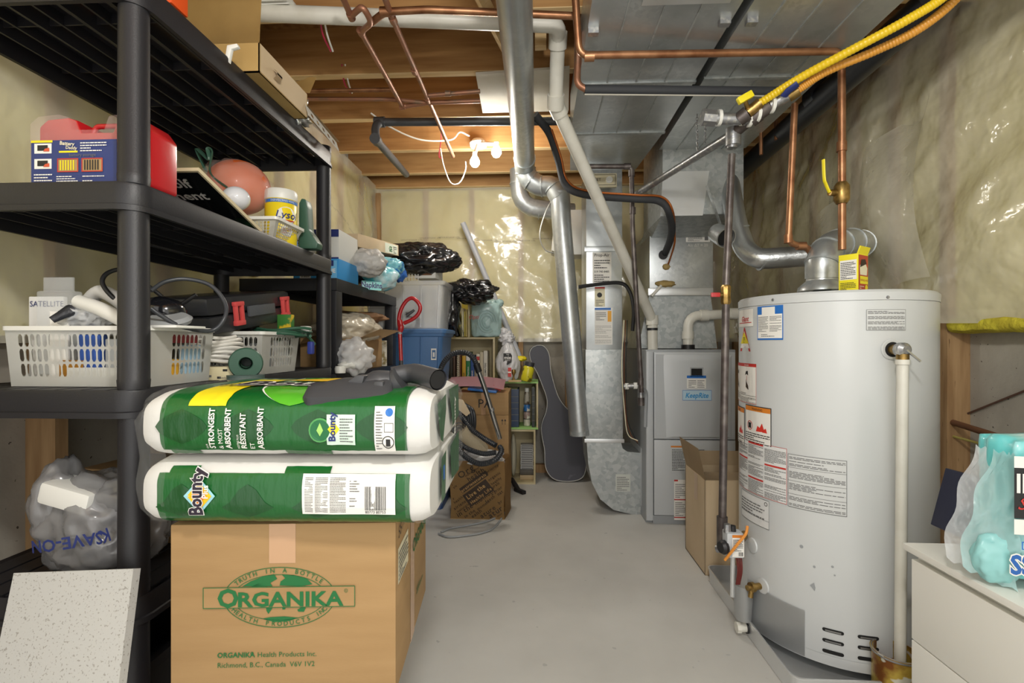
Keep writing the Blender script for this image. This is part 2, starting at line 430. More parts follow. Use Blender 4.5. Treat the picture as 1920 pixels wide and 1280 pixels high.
for k in range(5): s.text('VAPOUR RETARDER  6 MIL', .02 + k * .22, .01 * math.sin(k * 2), .013, inkg, al='LEFT')
s.done('barrier_print', wl)
# pipes and wires fixed under the joists
def pipe(name, label, pts, r, m, cat='pipe', fr=.05, seg=12, group=None, fit=None, fm=None):
    t = thing(name, label, cat, V(pts[0]), group=group)
    MB().tube(fillet(pts, fr), r, m, seg).build('pipe_run', t)
    for q, d in (fit or []):
        q = V(q); d = V(d).normalized(); MB().tube([q - d * r * 1.3, q + d * r * 1.3], r * 1.3, fm or m, seg).build('fitting', t)
    return t
zc = 2.30
a = [PZ(700, -60, zc), PZ(717, 0, zc), PZ(737, 37, zc), PZ(777, 133, zc), PZ(802, 187, zc), PZ(850, 293, zc)]
pipe('copper_pipe', 'long thin copper pipe running away under the joists towards the bulbs', [a[0], a[2], a[5]], .011, copperd, fit=[(a[2], a[5] - a[2]), (a[3], a[5] - a[2]), (a[4], a[5] - a[2])])
a = [PZ(640, -10, zc), PZ(658, 30, zc), PZ(680, 11, zc - .02), PZ(697, 42, zc - .03), PZ(677, 60, zc), PZ(718, 133, zc), PZ(755, 200, zc), PZ(806, 192, zc), PZ(900, 189, zc)]
pipe('copper_pipe', 'zigzag copper pipe bending in front of the white drain pipe under joists', a, .011, copperd, fr=.03, fit=[(a[1], a[1] - a[0]), (a[4], a[5] - a[4]), (a[6], a[7] - a[6])])
a = [PZ(697, 42, zc - .01), PZ(722, 22, zc), PZ(800, 18, zc), PZ(940, 24, zc), PZ(1075, 30, zc)]
pipe('copper_pipe', 'copper pipe crossing above the white drain pipe towards the ductwork', a, .013, copper, fr=.03, fit=[(a[1], a[2] - a[1])])
pipe('copper_pipe', 'upper short copper pipe along the third joist bay from the left', [PZ(560, 171, zc + .02), PZ(735, 168, zc + .02)], .010, copper)
pipe('copper_pipe', 'lower greenish copper pipe along the third joist bay from the left', [PZ(565, 185, zc + .02), PZ(735, 186, zc + .02), PZ(802, 193, zc)], .010, copperd)
pipe('copper_pipe', 'short copper branch pipe reaching the white ceiling board', [PZ(802, 179, zc), PZ(900, 171, zc + .01)], .010, copperd, fit=[(PZ(840, 175, zc), (1, 0, 0))])
a = [PZ(1075, 227, 2.33), PZ(712, 229, 2.33), PZ(703, 238, 2.28), PZ(705, 262, 2.2), PZ(762, 327, 2.30)]
pipe('black_drain_pipe', 'black plastic drain pipe crossing under joists and bending at its left end', a, .022, mat('abs_pipe', '44464a', .4), fr=.04, fit=[(a[1], (1, 0, 0)), (a[3], a[4] - a[3])])
zw = 2.372
a = [PZ(480, 24, zw), PZ(1030, 40, zw), PZ(1047, 46, zw - .01), P(1046, 75, 2.04), P(1042, 190, 2.22), P(1046, 205, 2.26), P(1212, 575, 3.10), P(1223, 600, 3.16), P(1224, 655, 3.16)]
t = thing('white_vent_pipe', 'long white plastic flue pipe crossing the joists then slanting down to the furnace', 'pipe', a[0])
MB().tube(fillet([a[0], a[2], a[3], a[4]], .05), .031, pvc, 16).build('pipe_run', t)
MB().tube(fillet([a[4], a[5], a[6], a[7], a[8]], .03), .031, pvc, 16).build('pipe_run', t)
for q, d in ((a[3], a[4] - a[3]), (a[4], a[4] - a[3]), (a[5], a[6] - a[5]), (a[7], a[8] - a[7])):
    MB().tube([q - d.normalized() * .03, q + d.normalized() * .03], .038, pvc, 16).build('coupling', t)
MB().tube([a[7] + V((0, 0, -.065)), a[7] + V((0, 0, -.05))], .034, blackm, 16).build('clamp', t)
# wires
red_w = mat('red_wire', 'b02848', .4)
def wire(name, label, pts, r, m, cat='wire', n=8, group=None, seg=8): 
    return MB().tube(spline(pts, n), r, m, seg).build(name, label=label, cat=cat, group=group)
for i, (px, py, dx, dy, side) in enumerate(((598, 28, 22, 68, 'nearer the camera'), (641, 134, 15, 40, 'behind the second joist'))):
    z = 1.96 if i == 0 else 2.44
    wire('red_wire', 'red cable drooping out of the joist bay ' + side, [P(px, py - 14, z), P(px + dx * .3, py + dy * .5, z + .05), P(px + dx, py + dy, z + .14)], .004, red_w)
    wire('white_wire', 'white cable drooping beside the red one ' + side, [P(px + 6, py - 14, z), P(px + 6 + dx * .4, py + dy * .5, z + .05), P(px + dx + 4, py + dy, z + .14)], .004, whitep)
wire('white_wire', 'thin white cable sagging from the joists to the round lamp base', [P(695, 212, 2.87), P(735, 240, 2.95), P(790, 262, 3.05), P(845, 262, 3.15), P(862, 248, 3.2), P(880, 255, 3.25)], .005, whitep)
wire('lamp_cord', 'white cord hanging in a loop below the bare bulbs', [P(826, 278, 3.3), P(832, 310, 3.3), P(845, 342, 3.3), P(862, 342, 3.3), P(873, 318, 3.3), P(873, 303, 3.3)], .004, whitep, cat='cord')
wire('pull_cord', 'thin reddish pull cord hanging left of the bulbs', [P(826, 225, 3.25), P(827, 260, 3.3), P(823, 292, 3.3), P(829, 296, 3.3)], .003, red_w, cat='cord')
# lamp: white base with two bare bulbs
t = thing('ceiling_lamp', 'white porcelain lamp holder with two lit bare bulbs under the joists', 'lamp', P(893, 264, 3.30))
MB().lathe([(.055, 0), (.06, .02), (.04, .045), (.02, .05)], P(897, 275, 3.30), whitep).build('lamp_base', t)
glow = mat('lit_bulb', 'fff6e4', .3, emit=22)
for p in (V((-.385, 3.11, 2.24)), V((-.245, 3.06, 2.28))):
    MB().lathe([(.001, -.032), (.018, -.028), (.03, -.01), (.03, .008), (.02, .028), (.013, .04), (.013, .06)], p + V((0, 0, -.0)), glow).build('bulb', t, label='lit bare bulb')
    MB().tube([p + V((0, 0, .05)), P(897, 268, 3.30)], .012, whitep).build('bulb_socket', t)
# ceiling register + white board
t = thing('ceiling_register', 'small white louvred air register at the ceiling above the box', 'vent', PZ(512, 6, 2.40))
c = PZ(508, 0, 2.40)
MB().box(c, (.16, .13, .012), whitep, .004).build('register_frame', t)
for k in range(6): MB().box(c + V((0, -.05 + k * .02, -.008)), (.13, .012, .004), whitep, 0, Matrix.Rotation(.5, 4, 'X')).build('slat', t)
q = [PZ(892, 140, 2.40), PZ(1068, 128, 2.40), PZ(1066, 208, 2.405), PZ(905, 212, 2.40)]
b = MB(); b.rings([[p + V((0, 0, 0)) for p in q], [p + V((0, 0, .012)) for p in q]], mat('white_board', 'dcd6c8', .7, var=(6, 'cfc6b2', .4, .7)))
b.build('ceiling_board', label='white foam board fixed flat under the joists behind the round duct', cat='board')

# ================================================================ DUCTS
zd = 2.2
def seam(m, x0, x1, ys, z): 
    for y in ys: m.bx(x0, x1, y - .004, y + .004, z - .006, z, galvd)
t = thing('supply_duct', 'wide galvanized ceiling duct nearest the joists with return drop', 'duct', (.43, 2, zd))
b = MB(); b.bx(.18, .665, YF, 2.62, zd, 2.41, galv); b.build('duct_run', t)
b = MB(); b.rings([[V((.18, 2.62, zd)), V((.665, 2.62, zd)), V((.665, 2.62, 2.41)), V((.18, 2.62, 2.41))], [V((.22, 3.22, zd + .015)), V((.64, 3.22, zd + .015)), V((.64, 3.22, 2.41)), V((.22, 3.22, 2.41))]], galv); b.build('duct_end', t)
for k, x in enumerate((.30, .42, .54)):
    MB().bx(x - .003, x + .003, YF, 2.62, zd - .004, zd, galvd).build('standing_seam', t)
for y in (.9, 1.52, 2.12, 2.62):
    MB().bx(.175, .67, y - .01, y + .01, zd - .007, zd + .003, galvd).build('drive_cleat', t)
for x, y in ((.2, 1.75), (.64, 1.72)):
    MB().bx(x - .018, x + .018, y - .012, y + .012, zd - .02, zd, steel).build('hanger_bracket', t)
b = MB(); b.bx(.34, .62, 1.18, 1.62, zd - .012, zd - .007, alu, .001); b.build('patch_panel', t, label='bright sheet metal patch')
for x in (.36, .6):
    for y in (1.22, 1.58): MB().lathe([(.006, 0), (.004, -.004)], (x, y, zd - .012), steel, seg=8).build('screw', t)
t = thing('return_duct', 'wide galvanized ceiling duct on the right beside the plastic wall', 'duct', (.95, 2, zd))
b = MB(); b.bx(.70, 1.18, YF, 2.86, zd, 2.41, galv); b.build('duct_run', t)
for x in (.80, .92, 1.05): MB().bx(x - .003, x + .003, YF, 2.86, zd - .004, zd, galvd).build('standing_seam', t)
for y in (.9, 1.55, 2.1): MB().bx(.695, 1.185, y - .01, y + .01, zd - .007, zd + .003, galvd).build('drive_cleat', t)
for x, y in ((.73, 1.72),): MB().bx(x - .018, x + .018, y - .012, y + .012, zd - .02, zd, steel).build('hanger_bracket', t)
b = MB(); b.bx(.80, 1.06, 1.16, 1.54, zd - .012, zd - .007, alu, .001); b.build('patch_panel', t, label='bright sheet metal patch')
# drop plenum to the furnace coil
yp = 2.86; YC = 3.30
b = MB(); b.bx(.72, 1.17, yp, yp + .5, 1.83, 2.41, galvd)
b.rings([[V((.72, yp, 1.83)), V((1.17, yp, 1.83)), V((1.17, yp + .5, 1.83)), V((.72, yp + .5, 1.83))], [V((.76, YC + .02, 1.79)), V((1.16, YC + .02, 1.79)), V((1.16, 3.75, 1.79)), V((.76, 3.75, 1.79))]], galvd)
b.build('drop_plenum', t)
q = [P(1238, 405, 2.82), P(1316, 405, 2.82), P(1328, 322, 2.82), P(1243, 322, 2.82)]
b = MB(); b.rings([[V((p.x, yp - .006, p.z)) for p in q], [V((p.x, yp, p.z)) for p in q]], alu); b.build('patch_panel', t, label='bright sheet metal patch')
b = MB(); b.tube([P(1325, 348, 2.75), P(1352, 425, 2.75)], .018, galvd, 4, flat=.3); b.build('strap', t)
# furnace coil cabinet, transition, furnace
XF0, XF1, YF0, YF1 = .672, 1.212, 3.06, 3.72
t = thing('furnace_coil_cabinet', 'galvanized coil cabinet standing on the grey furnace below the duct', 'furnace', (.93, 3.2, 1.08))
b = MB(); YC = 3.30; c0, c1 = PY(1218, 540, YC), PY(1337, 432, YC)
b.bx(c0.x, c1.x, YC, 3.75, c0.z, c1.z, galv, .003); b.build('coil_box', t)
b = MB(); b.bx(c0.x + .01, c1.x - .02, YC + .02, 3.75, c1.z, 1.80, galvd); b.build('collar', t)
b = MB(); b.rings([[V((XF0 - .0, YC, 1.065)), V((XF1 - .03, YC, 1.065)), V((XF1 - .03, YF1, 1.065)), V((XF0, YF1, 1.065))],
                   [V((c0.x, YC + .015, c0.z - .05)), V((c1.x - .01, YC + .015, c0.z - .05)), V((c1.x - .01, YF1 - .1, c0.z - .05)), V((c0.x, YF1 - .1, c0.z - .05))]], galvd); b.build('transition', t)
b = MB(); b.bx(c0.x - .01, c1.x, YC - .006, 3.7, c0.z - .05, c0.z, alu, .004); b.build('foil_tape', t, label='crinkled foil tape band')
putty = mat('tan_putty', 'b39a62', .8, bump=(60, .6, .004))
MB().blob(PY(1248, 532, YC - .005), (.065, .03, .02), putty, 3, .4, 3, 3).build('sealing_foam', t)
MB().blob(PY(1249, 500, YC - .005), (.022, .02, .02), putty, 5, .4, 3, 3).build('sealing_foam', t)
MB().tube([PY(1240, 535, YC - .03), PY(1222, 555, YC - .03)], .009, pvc).build('drain_stub', t)
f = quad(P(1218, 540, 3.0), P(1335, 540, 3.0), P(1335, 432, 3.0), P(1218, 432, 3.0))
Oc = V((c0.x, YC - .0005, c0.z))
s = Sheet(plane(Oc, (1, 0, 0), (0, 0, 1)))
s.rect(.235, .30, .39, .37, paper).rect(.235, .36, .39, .37, ink, 1).text('N1CS', .247, .341, .012, ink, al='LEFT', bold=.03).lines(.247, .306, .34, .335, 5, ink).rect(.355, .31, .378, .345, inkg, 1)
s.text('A/c \u0394T = 20', .245, .27, .018, paper, al='LEFT'); s.done('data_label', t)
t = thing('furnace', 'tall light grey gas furnace cabinet with display and blue name plate', 'furnace', ((XF0 + XF1) / 2, 3.4, 0))
b = MB(); b.bx(XF0, XF1, YF0 + .02, YF1, .0, 1.06, mgrey, .004); b.build('cabinet', t)
zs = P(0, 822, 3.04).z
b = MB(); b.bx(XF0 + .045, XF1 - .01, YF0 - .005, YF0 + .02, zs + .003, 1.045, lgrey, .004)
b.build('upper_door', t)
b = MB(); b.prism([(0, 0), (0, zs and (1.02 - zs)), (.05, 1.02 - zs), (.09, .02), (.09, 0)], (XF0 + .055, YF0 - .004, zs + .012), (1, 0, 0), (0, 0, 1), lgrey, .003)
b.rings([[V((XF0 + .11, YF0 - .004, zs + .01)), V((XF1 - .03, YF0 - .004, zs + .01)), V((XF1 - .03, YF0 - .004, 1.03)), V((XF0 + .09, YF0 - .004, 1.03))],
         [V((XF0 + .16, YF0 - .022, zs + .02)), V((XF1 - .06, YF0 - .022, zs + .02)), V((XF1 - .06, YF0 - .022, .99)), V((XF0 + .16, YF0 - .022, .99))]], lgrey); b.build('raised_panel', t)
b = MB(); b.bx(XF0 + .045, XF1 - .01, YF0 - .008, YF0 + .02, .055, zs - .003, lgrey, .004); b.build('lower_door', t)
b = MB(); b.bx(XF0, XF0 + .04, YF0 - .005, YF0 + .02, .02, 1.05, lgrey, .003); b.build('corner_trim', t)
b = MB(); b.bx(XF0 + .04, XF1, YF0 + .004, YF0 + .02, .0, .05, mgrey); b.build('kick_plate', t)
for px in (1252, 1341): MB().lathe([(.009, 0), (.007, -.008)], P(px, 818, 3.03), blackm, axis=(0, 1, 0), seg=10).build('door_knob', t)
s = Sheet(plane(V((XF0, YF0 - .0225, 0)), (1, 0, 0), (0, 0, 1))); s.b = .001
def fx(px): return P(px, 600, 3.03).x - XF0
def fz(py): return P(1290, py, 3.03).z
s.rect(fx(1292), fz(703), fx(1312), fz(690), darkm, 0).frame(fx(1290), fz(705), fx(1314), fz(688), .004, mgrey, 1)
s.rect(fx(1284), fz(727), fx(1319), fz(703), paper).rect(fx(1284), fz(708), fx(1319), fz(703), blue, 1).lines(fx(1287), fz(725), fx(1301), fz(710), 5, inkg).lines(fx(1303), fz(725), fx(1316), fz(710), 5, inkg, seed=4)
s.rect(fx(1276), fz(749), fx(1329), fz(730), mat('plate_blue', 'b9d3e2', .4)).frame(fx(1276), fz(749), fx(1329), fz(730), .002, blue, 1)
s.text('KeepRite', fx(1302), fz(744), .03, mat('logo_blue', '2d93cf', .4), bold=.03, sx=.85, shear=.2); s.done('name_plate', t)
s = Sheet(plane(V((XF0, YF0 - .0082, 0)), (1, 0, 0), (0, 0, 1))); s.b = .001
s.rect(fx(1256), fz(882), fx(1320), fz(833), mat('label_grey', 'c3c7c8', .5)).rect(fx(1256), fz(837), fx(1290), fz(834), mat('orange_print', 'd9822b', .5), 1)
s.lines(fx(1258), fz(880), fx(1286), fz(839), 14, ink).lines(fx(1290), fz(880), fx(1318), fz(839), 14, ink, seed=5)
s.rect(fx(1262), fz(972), fx(1284), fz(897), paper).rect(fx(1262), fz(900), fx(1269), fz(897), redi, 1).rect(fx(1262), fz(935), fx(1284), fz(933), redi, 1).rect(fx(1262), fz(968), fx(1284), fz(966), redi, 1)
s.lines(fx(1264), fz(964), fx(1282), fz(937), 8, inkg).lines(fx(1264), fz(930), fx(1282), fz(903), 8, inkg, seed=8); s.done('warning_label', t)
# white PVC intake elbow on furnace
a = [P(1290, 655, 3.2), P(1290, 592, 3.2), P(1392, 588, 3.2), P(1394, 620, 3.2)]
t = thing('white_intake_pipe', 'short white plastic intake pipe with elbows rising from furnace top', 'pipe', a[0])
MB().tube(fillet(a, .08, 6), .031, pvc, 16).build('pipe_run', t)
for q, d in ((P(1290, 628, 3.2), (0, 0, 1)), (P(1320, 591, 3.2), (1, 0, 0)), (P(1375, 588, 3.2), (1, 0, 0))): MB().tube([V(q) - V(d) * .025, V(q) + V(d) * .025], .037, pvc, 16).build('coupling', t)
MB().tube([P(1290, 654, 3.2), P(1290, 646, 3.2)], .042, blackm, 16).build('rubber_boot', t)
# return drop with boot
t = thing('return_air_drop', 'upright rectangular galvanized duct with stickers left of the furnace', 'duct', (.44, 3.3, 0))
x0, x1 = P(1099, 600, 3.2).x, P(1166, 600, 3.2).x; yd = 3.22
z8 = P(0, 655, 3.2).z
b = MB(); b.bx(x0, x1, yd, yd + .32, z8, 2.22, galv, .002); b.build('upper_duct', t)
b = MB(); b.bx(x0 - .004, x1 + .004, yd - .004, yd + .324, P(0, 826, 3.2).z, z8, galvd, .002); b.build('lower_duct', t)
b = MB(); b.bx(x0 - .012, x1 + .012, yd - .012, yd - .0, P(0, 472, 3.2).z, P(0, 462, 3.2).z, galv, .002); b.build('flange', t); MB().bx(x0 - .012, x1 + .012, yd - .012, yd, P(0, 829, 3.2).z, P(0, 822, 3.2).z, alu, .002).build('flange', t)
pts = [(px, py) for px, py in ((1100, 828), (1164, 828), (1167, 840), (1176, 846), (1202, 848), (1206, 962), (1185, 963), (1150, 955), (1125, 935), (1110, 905), (1103, 870))]
poly = [(P(px, py, 3.2).x - x0, P(px, py, 3.2).z) for px, py in reversed(pts)]
b = MB(); b.prism(poly, (x0, yd, 0), (1, 0, 0), (0, 0, 1), galvd, -.32); b.build('elbow_boot', t)
b = MB(); xr = P(1206, 900, 3.2).x; b.bx(xr - .01, XF0 - .002, yd - .02, yd + .34, .06, P(0, 838, 3.2).z, lgrey, .002); b.build('filter_slot', t)
s = Sheet(plane(V((xr, yd - .0205, .2)), (1, 0, 0), (0, 0, 1))); s.text('Perfect Fit', .012, .05, .012, redi, rot=PI / 2, al='LEFT'); s.done('filter_print', t)
s = Sheet(plane(V((x0, yd - .0005, 0)), (1, 0, 0), (0, 0, 1))); s.b = .001
dx = lambda px: P(px, 600, 3.2).x - x0
dz = lambda py: P(0, py, 3.2).z
s.rect(dx(1111), dz(530), dx(1146), dz(473), paper).text('Prop-Air', dx(1128), dz(481), .019, ink, bold=.01).lines(dx(1114), dz(503), dx(1143), dz(485), 4, ink).text('519 745-8485', dx(1128), dz(511), .012, ink, bold=.03).lines(dx(1114), dz(528), dx(1142), dz(513), 4, ink, seed=3)
s.rect(dx(1115), dz(575), dx(1134), dz(538), cream).rect(dx(1115), dz(541), dx(1134), dz(538), redi, 1).disc(dx(1124), dz(553), .016, ink).lines(dx(1117), dz(574), dx(1132), dz(560), 4, inkg)
s.rect(dx(1115), dz(646), dx(1148), dz(577), paper).rect(dx(1115), dz(581), dx(1145), dz(577), blue, 1).rect(dx(1139), dz(603), dx(1146), dz(583), mat('amber_print', 'eaa92e', .5), 1).lines(dx(1117), dz(600), dx(1136), dz(584), 5, inkg).lines(dx(1116), dz(643), dx(1146), dz(606), 14, inkg, seed=7, th=.2)
s.done('sticker_sheet', t)
s = Sheet(plane(V((x0, yd - .0005, 0)), (1, 0, 0), (0, 0, 1))); s.b = .001
s.rect(dx(1154), dz(920), dx(1181), dz(888), mat('label_silver', 'c9ccc4', .5)).lines(dx(1156), dz(918), dx(1179), dz(891), 8, inkg); s.done('maker_label', t)
# round ducts
def ribs(b, q, d, r, m, n=1, gap=.02):
    for k in range(n): 
        c = q + d * gap * k; b.tube([c - d * .004, c + d * .004], r + .004, m, 24)
t = thing('round_duct', 'galvanized round pipe running under the joists and turning down to hang open', 'duct', P(985, 300, 3.2))
zr = 2.262; p0, p1 = V((-.075, .3, zr)), V((-.072, 3.18, zr))
MB().tube([p0, p1], .063, galv, 28).build('straight_section', t)
e = [V((-.072, 3.12, zr)), V((-.072, 3.24, zr - .02)), P(992, 335, 3.26), P(1012, 348, 3.26), P(1035, 350, 3.24), P(1051, 372, 3.22)]
MB().tube(spline(e, 5), .066, galv, 28).build('elbow', t)
b = MB()
for k in (0, 6, 11, 16, 21): 
    sp = spline(e, 5); d = (sp[min(k + 1, 24)] - sp[k]).normalized(); ribs(b, sp[k], d, .066, galvd)
b.build('crimp_bead', t)
MB().tube([P(1050, 362, 3.22), P(1053, 420, 3.22), P(1087, 815, 3.22)], .063, galv, 28, cap=False).build('down_section', t)
b = MB(); b.tube([P(1086.5, 806, 3.22), P(1087, 815, 3.22)], .0645, galvd, 28, cap=False); b.build('end_bead', t)
t = thing('round_duct_branch', 'smaller galvanized elbow duct behind the hanging round pipe', 'duct', P(968, 360, 3.85))
MB().tube(fillet([P(972, 318, 3.7), P(975, 388, 3.7), P(1075, 398, 3.75)], .14, 5), .065, galv, 28).build('elbow', t)
b = MB(); 
for q, d in ((P(973, 345, 3.7), V((0, 0, 1))), (P(1010, 394, 3.73), V((1, 0, 0))), (P(1038, 397, 3.75), V((1, 0, 0)))): ribs(b, q, d, .066, galvd)
b.build('crimp_bead', t)
# humidifier, humidistat
t = thing('humidifier', 'white curved humidifier casing mounted on the duct behind the round pipe', 'humidifier', P(1062, 478, 3.6))
b = MB(); b.prism([(0, 0), (.02, .2), (.05, .28), (.12, .30), (.24, .30), (.24, -.03), (.10, -.03)], P(1034, 470, 3.62), (1, 0, 0), (0, 0, 1), whitep, -.2, .012); b.build('casing', t)
s = Sheet(plane(P(1034, 470, 3.62) + V((.0, -.001, 0)), (1, 0, 0), (0, 0, 1))); s.text('h/', .035, .06, .035, ink, bold=.02); s.done('casing_print', t)
b = MB(); b.box(P(1098, 485, 3.55), (.05, .06, .06), blackm, .008); b.build('motor', t)
t = thing('humidistat', 'small tan humidistat box with round dial on the duct', 'thermostat', P(1130, 355, 3.1))
b = MB(); c = P(1131, 339, 3.1); b.box(c, (.165, .03, .085), mat('tan_plastic', 'c9bfa0', .5), .004); b.build('box_body', t)
MB().lathe([(.022, 0), (.02, .012)], c + V((.035, -.014, 0)), whitep, axis=(0, -1, 0)).build('dial', t)
s = Sheet(plane(c + V((-.08, -.0155, -.04)), (1, 0, 0), (0, 0, 1))); s.frame(.01, .008, .155, .075, .003, ink).text('SET', .045, .035, .018, ink); s.done('dial_print', t)
# refrigerant line with copper wire
rl = [P(1003, 215, 2.7), P(1030, 250, 2.78), P(1047, 300, 2.85), P(1060, 345, 2.85), P(1095, 364, 2.8), P(1185, 372, 2.74), P(1235, 376, 2.74), P(1255, 398, 2.75), P(1259, 440, 3.0), P(1246, 478, 3.28)]
t = thing('refrigerant_line', 'black foam covered refrigerant line looping down into the coil cabinet', 'hose', rl[0])
MB().tube(spline(rl, 8), .022, mat('foam_sleeve', '34363a', .7), 14).build('foam_sleeve', t)
MB().lathe([(.024, 0), (.03, .01)], PY(1243, 478, YC if 0 else 3.30), blackm, axis=(0, -1, 0)).build('grommet', t)
MB().tube(spline([p + V((.012, -.025, .012 if i < 6 else -.0)) for i, p in enumerate(rl[1:-1])] + [P(1264, 460, 3.05), P(1252, 498, 3.27)], 8), .006, mat('orange_copper_tube', 'b0642f', .4, .6), 8).build('copper_tube', t)
wire('drain_hose', 'black condensate hose arching right of the upright duct stickers', [P(1085, 538, 3.1), P(1105, 535, 3.1), P(1160, 530, 3.1), P(1180, 545, 3.1), P(1188, 580, 3.1), P(1186, 620, 3.12)], .012, blackm, cat='hose')
# stray control wires between duct and furnace
for i, (m, lab) in enumerate(((cream, 'cream'), (mat('brown_wire', '6b3c20', .5), 'brown'), (ink, 'black'))):
    wire(lab + '_wire', lab + ' thermostat wire dangling between duct and furnace side', [P(1170 + i * 3, 600, 3.12), P(1166 + i * 4, 690, 3.1), P(1172 + i * 2, 780, 3.1), P(1178 + i * 5, 815, 3.12), P(1196, 826 + i * 3, 3.1)], .003, m)
wire('white_wire', 'thin white cable looping in front of the humidifier', [P(1040, 365, 3.4), P(1022, 400, 3.4), P(1012, 440, 3.4), P(1022, 468, 3.5), P(1045, 476, 3.615)], .004, whitep)
# gas piping near furnace
a = [P(1092, 312, 2.82), P(1184, 312, 2.82), P(1186, 430, 2.82), P(1203, 735, 2.88)]
pipe('black_gas_pipe', 'black iron gas pipe dropping in front of the furnace left side', a, .014, iron, fr=.03, fit=[(P(1176, 312, 2.82), (1, 0, 0)), (P(1184, 325, 2.82), (0, 0, 1)), (P(1186, 395, 2.82), (0, 0, 1)), (P(1201, 715, 2.88), (0, 0, 1))])
t = thing('gas_drip_leg', 'short gas pipe tee with white sealant beside the furnace corner', 'pipe', P(1200, 760, 2.92))
MB().tube([P(1201, 715, 2.92), P(1202, 758, 2.92)], .018, steel).build('drip_leg', t)
MB().tube([P(1170, 724, 2.95), P(1203, 722, 2.92)], .014, steel).build('branch', t)
for q in (P(1172, 724, 2.95), P(1188, 723, 2.93)): MB().tube([q, q + V((.02, 0, 0))], .019, whitep).build('sealant_ring', t)
MB().tube([P(1202, 745, 2.92), P(1202, 760, 2.92)], .021, iron).build('end_cap', t)
MB().tube(fillet([P(1210, 800, 3.0), P(1212, 735, 3.0), P(1204, 725, 2.95)], .03), .011, mgrey).build('flex_connector', t)
# black drain along right wall top
b = MB(); b.tube([V((1.30, YF, 2.26)), V((1.30, 4.1, 2.18))], .055, mat('abs_dark', '26272a', .35), 20)
for y in (1.6, 2.0, 2.3): b.tube([V((1.30, y, 2.235)), V((1.30, y + .07, 2.233))], .065, mat('abs_dark', '26272a'), 20)
b.build('drain_stack', label='thick black drain pipe running along the top of the plastic wall', cat='pipe')
for px, y0, y1, l in ((1427, 215, 290, 'left'), (1455, 200, 262, 'right')):
    MB().tube([P(px, y0, 2.6), P(px, y1, 2.6)], .009, copper).build('copper_stub', label='short thin copper stub pipe under black drain, %s of the two' % l, cat='pipe')
# copper over the ducts
a = [P(1078, -20, 1.75), P(1083, 60, 1.78), P(1086, 104, 1.8), P(1098, 107, 1.8), P(1578, 96, 1.86), P(1582, 110, 1.86), P(1579, 468, 1.86)]
t = pipe('copper_pipe', 'copper pipe crossing below both ducts then dropping to the water heater', a[:2] + [a[2], a[4] + V((0, 0, 0)), a[6]], .0135, copper, fr=.04, fit=[(P(1105, 106, 1.8), (1, 0, 0)), (P(1578, 275, 1.86), (0, 0, 1))])
q = P(1578, 362, 1.86)
MB().lathe([(.018, -.04), (.027, -.025), (.027, .025), (.018, .04)], q, brass).build('valve_body', t)
MB().tube([q, q + V((-.05, -.01, 0))], .012, brass).build('valve_stem', t)
MB().tube(spline([q + V((-.05, -.01, 0)), q + V((-.066, -.015, .03)), q + V((-.075, -.02, .05)), q + V((-.078, -.02, .12))], 5), .007, yellow, flat=.5).build('valve_lever', t, label='yellow dipped lever')
a = [P(1090, 130, 2.02), P(1092, 166, 2.02), P(1112, 167, 2.02)]
t = thing('insulated_pipe', 'black foam covered pipe with white seam crossing below both ducts', 'pipe', P(1100, 167, 2.0))
MB().tube(fillet([P(1084, 60, 1.96), P(1082, 158, 2.02), P(1100, 168, 2.02)], .04), .014, copperd).build('copper_elbow', t)
MB().tube([P(1096, 168, 2.02), P(1462, 172, 2.06)], .019, mat('foam_sleeve', '34363a'), 14).build('foam_sleeve', t)
b = MB(); b.tube([P(1096, 177, 2.005), P(1440, 180, 2.045)], .003, mat('seam_white', 'b9b5aa', .6), 6); b.build('seam_strip', t)
a = [P(1490, 195, 1.95), P(1478, 455, 1.95), P(1500, 463, 1.95), P(1520, 466, 1.97), P(1525, 545, 1.99)]
pipe('copper_pipe', 'copper pipe beside the yellow hoses dropping to an elbow by the flue', [a[0], a[1] + V((0, 0, -.0)), a[3], a[4] + V((0, 0, .01))], .0125, copper, fr=.03, fit=[(P(1478, 448, 1.95), (0, 0, 1)), (P(1502, 461, 1.96), (1, 0, 0))])
# gas manifold
t = thing('gas_manifold', 'grey gas manifold with tees and valves feeding the yellow hoses', 'pipe', P(1375, 240, 2.0))
J = P(1375, 250, 2.0)
MB().tube([P(1190, 366, 2.88), J], .0175, steel).build('slanting_pipe', t)
MB().tube([J, P(1400, 228, 1.95), P(1430, 205, 1.9)], .024, iron).build('nipple', t)
MB().tube([P(1316, 220, 1.93), P(1340, 222, 1.93)], .033, steel, 8).build('pipe_cap', t)
MB().tube([P(1338, 222, 1.93), P(1400, 224, 1.92)], .022, steel).build('nipple', t)
MB().tube([J + V((0, 0, -.05)), J + V((0, 0, .02))], .030, steel).build('tee', t)
for pa, pb, r, m in (((1385, 225, 1.92), (1402, 212, 1.9), .028, iron), ((1402, 212, 1.9), (1425, 193, 1.88), .021, brass), ((1408, 225, 1.93), (1424, 213, 1.91), .029, iron), ((1424, 213, 1.91), (1446, 197, 1.88), .025, iron), ((1446, 197, 1.88), (1482, 177, 1.84), .020, steel), ((1478, 180, 1.84), (1497, 168, 1.82), .024, brass)):
    MB().tube([P(*pa), P(*pb)], r, m).build('fitting', t)
for q in ((1348, 221, 1.93), (1392, 220, 1.92), (1405, 223, 1.93), (1420, 214, 1.91), (1447, 197, 1.88)): 
    c = P(*q); MB().tube([c + V((-.006, 0, 0)), c + V((.006, 0, .0))], .031, whitep).build('sealant_ring', t)
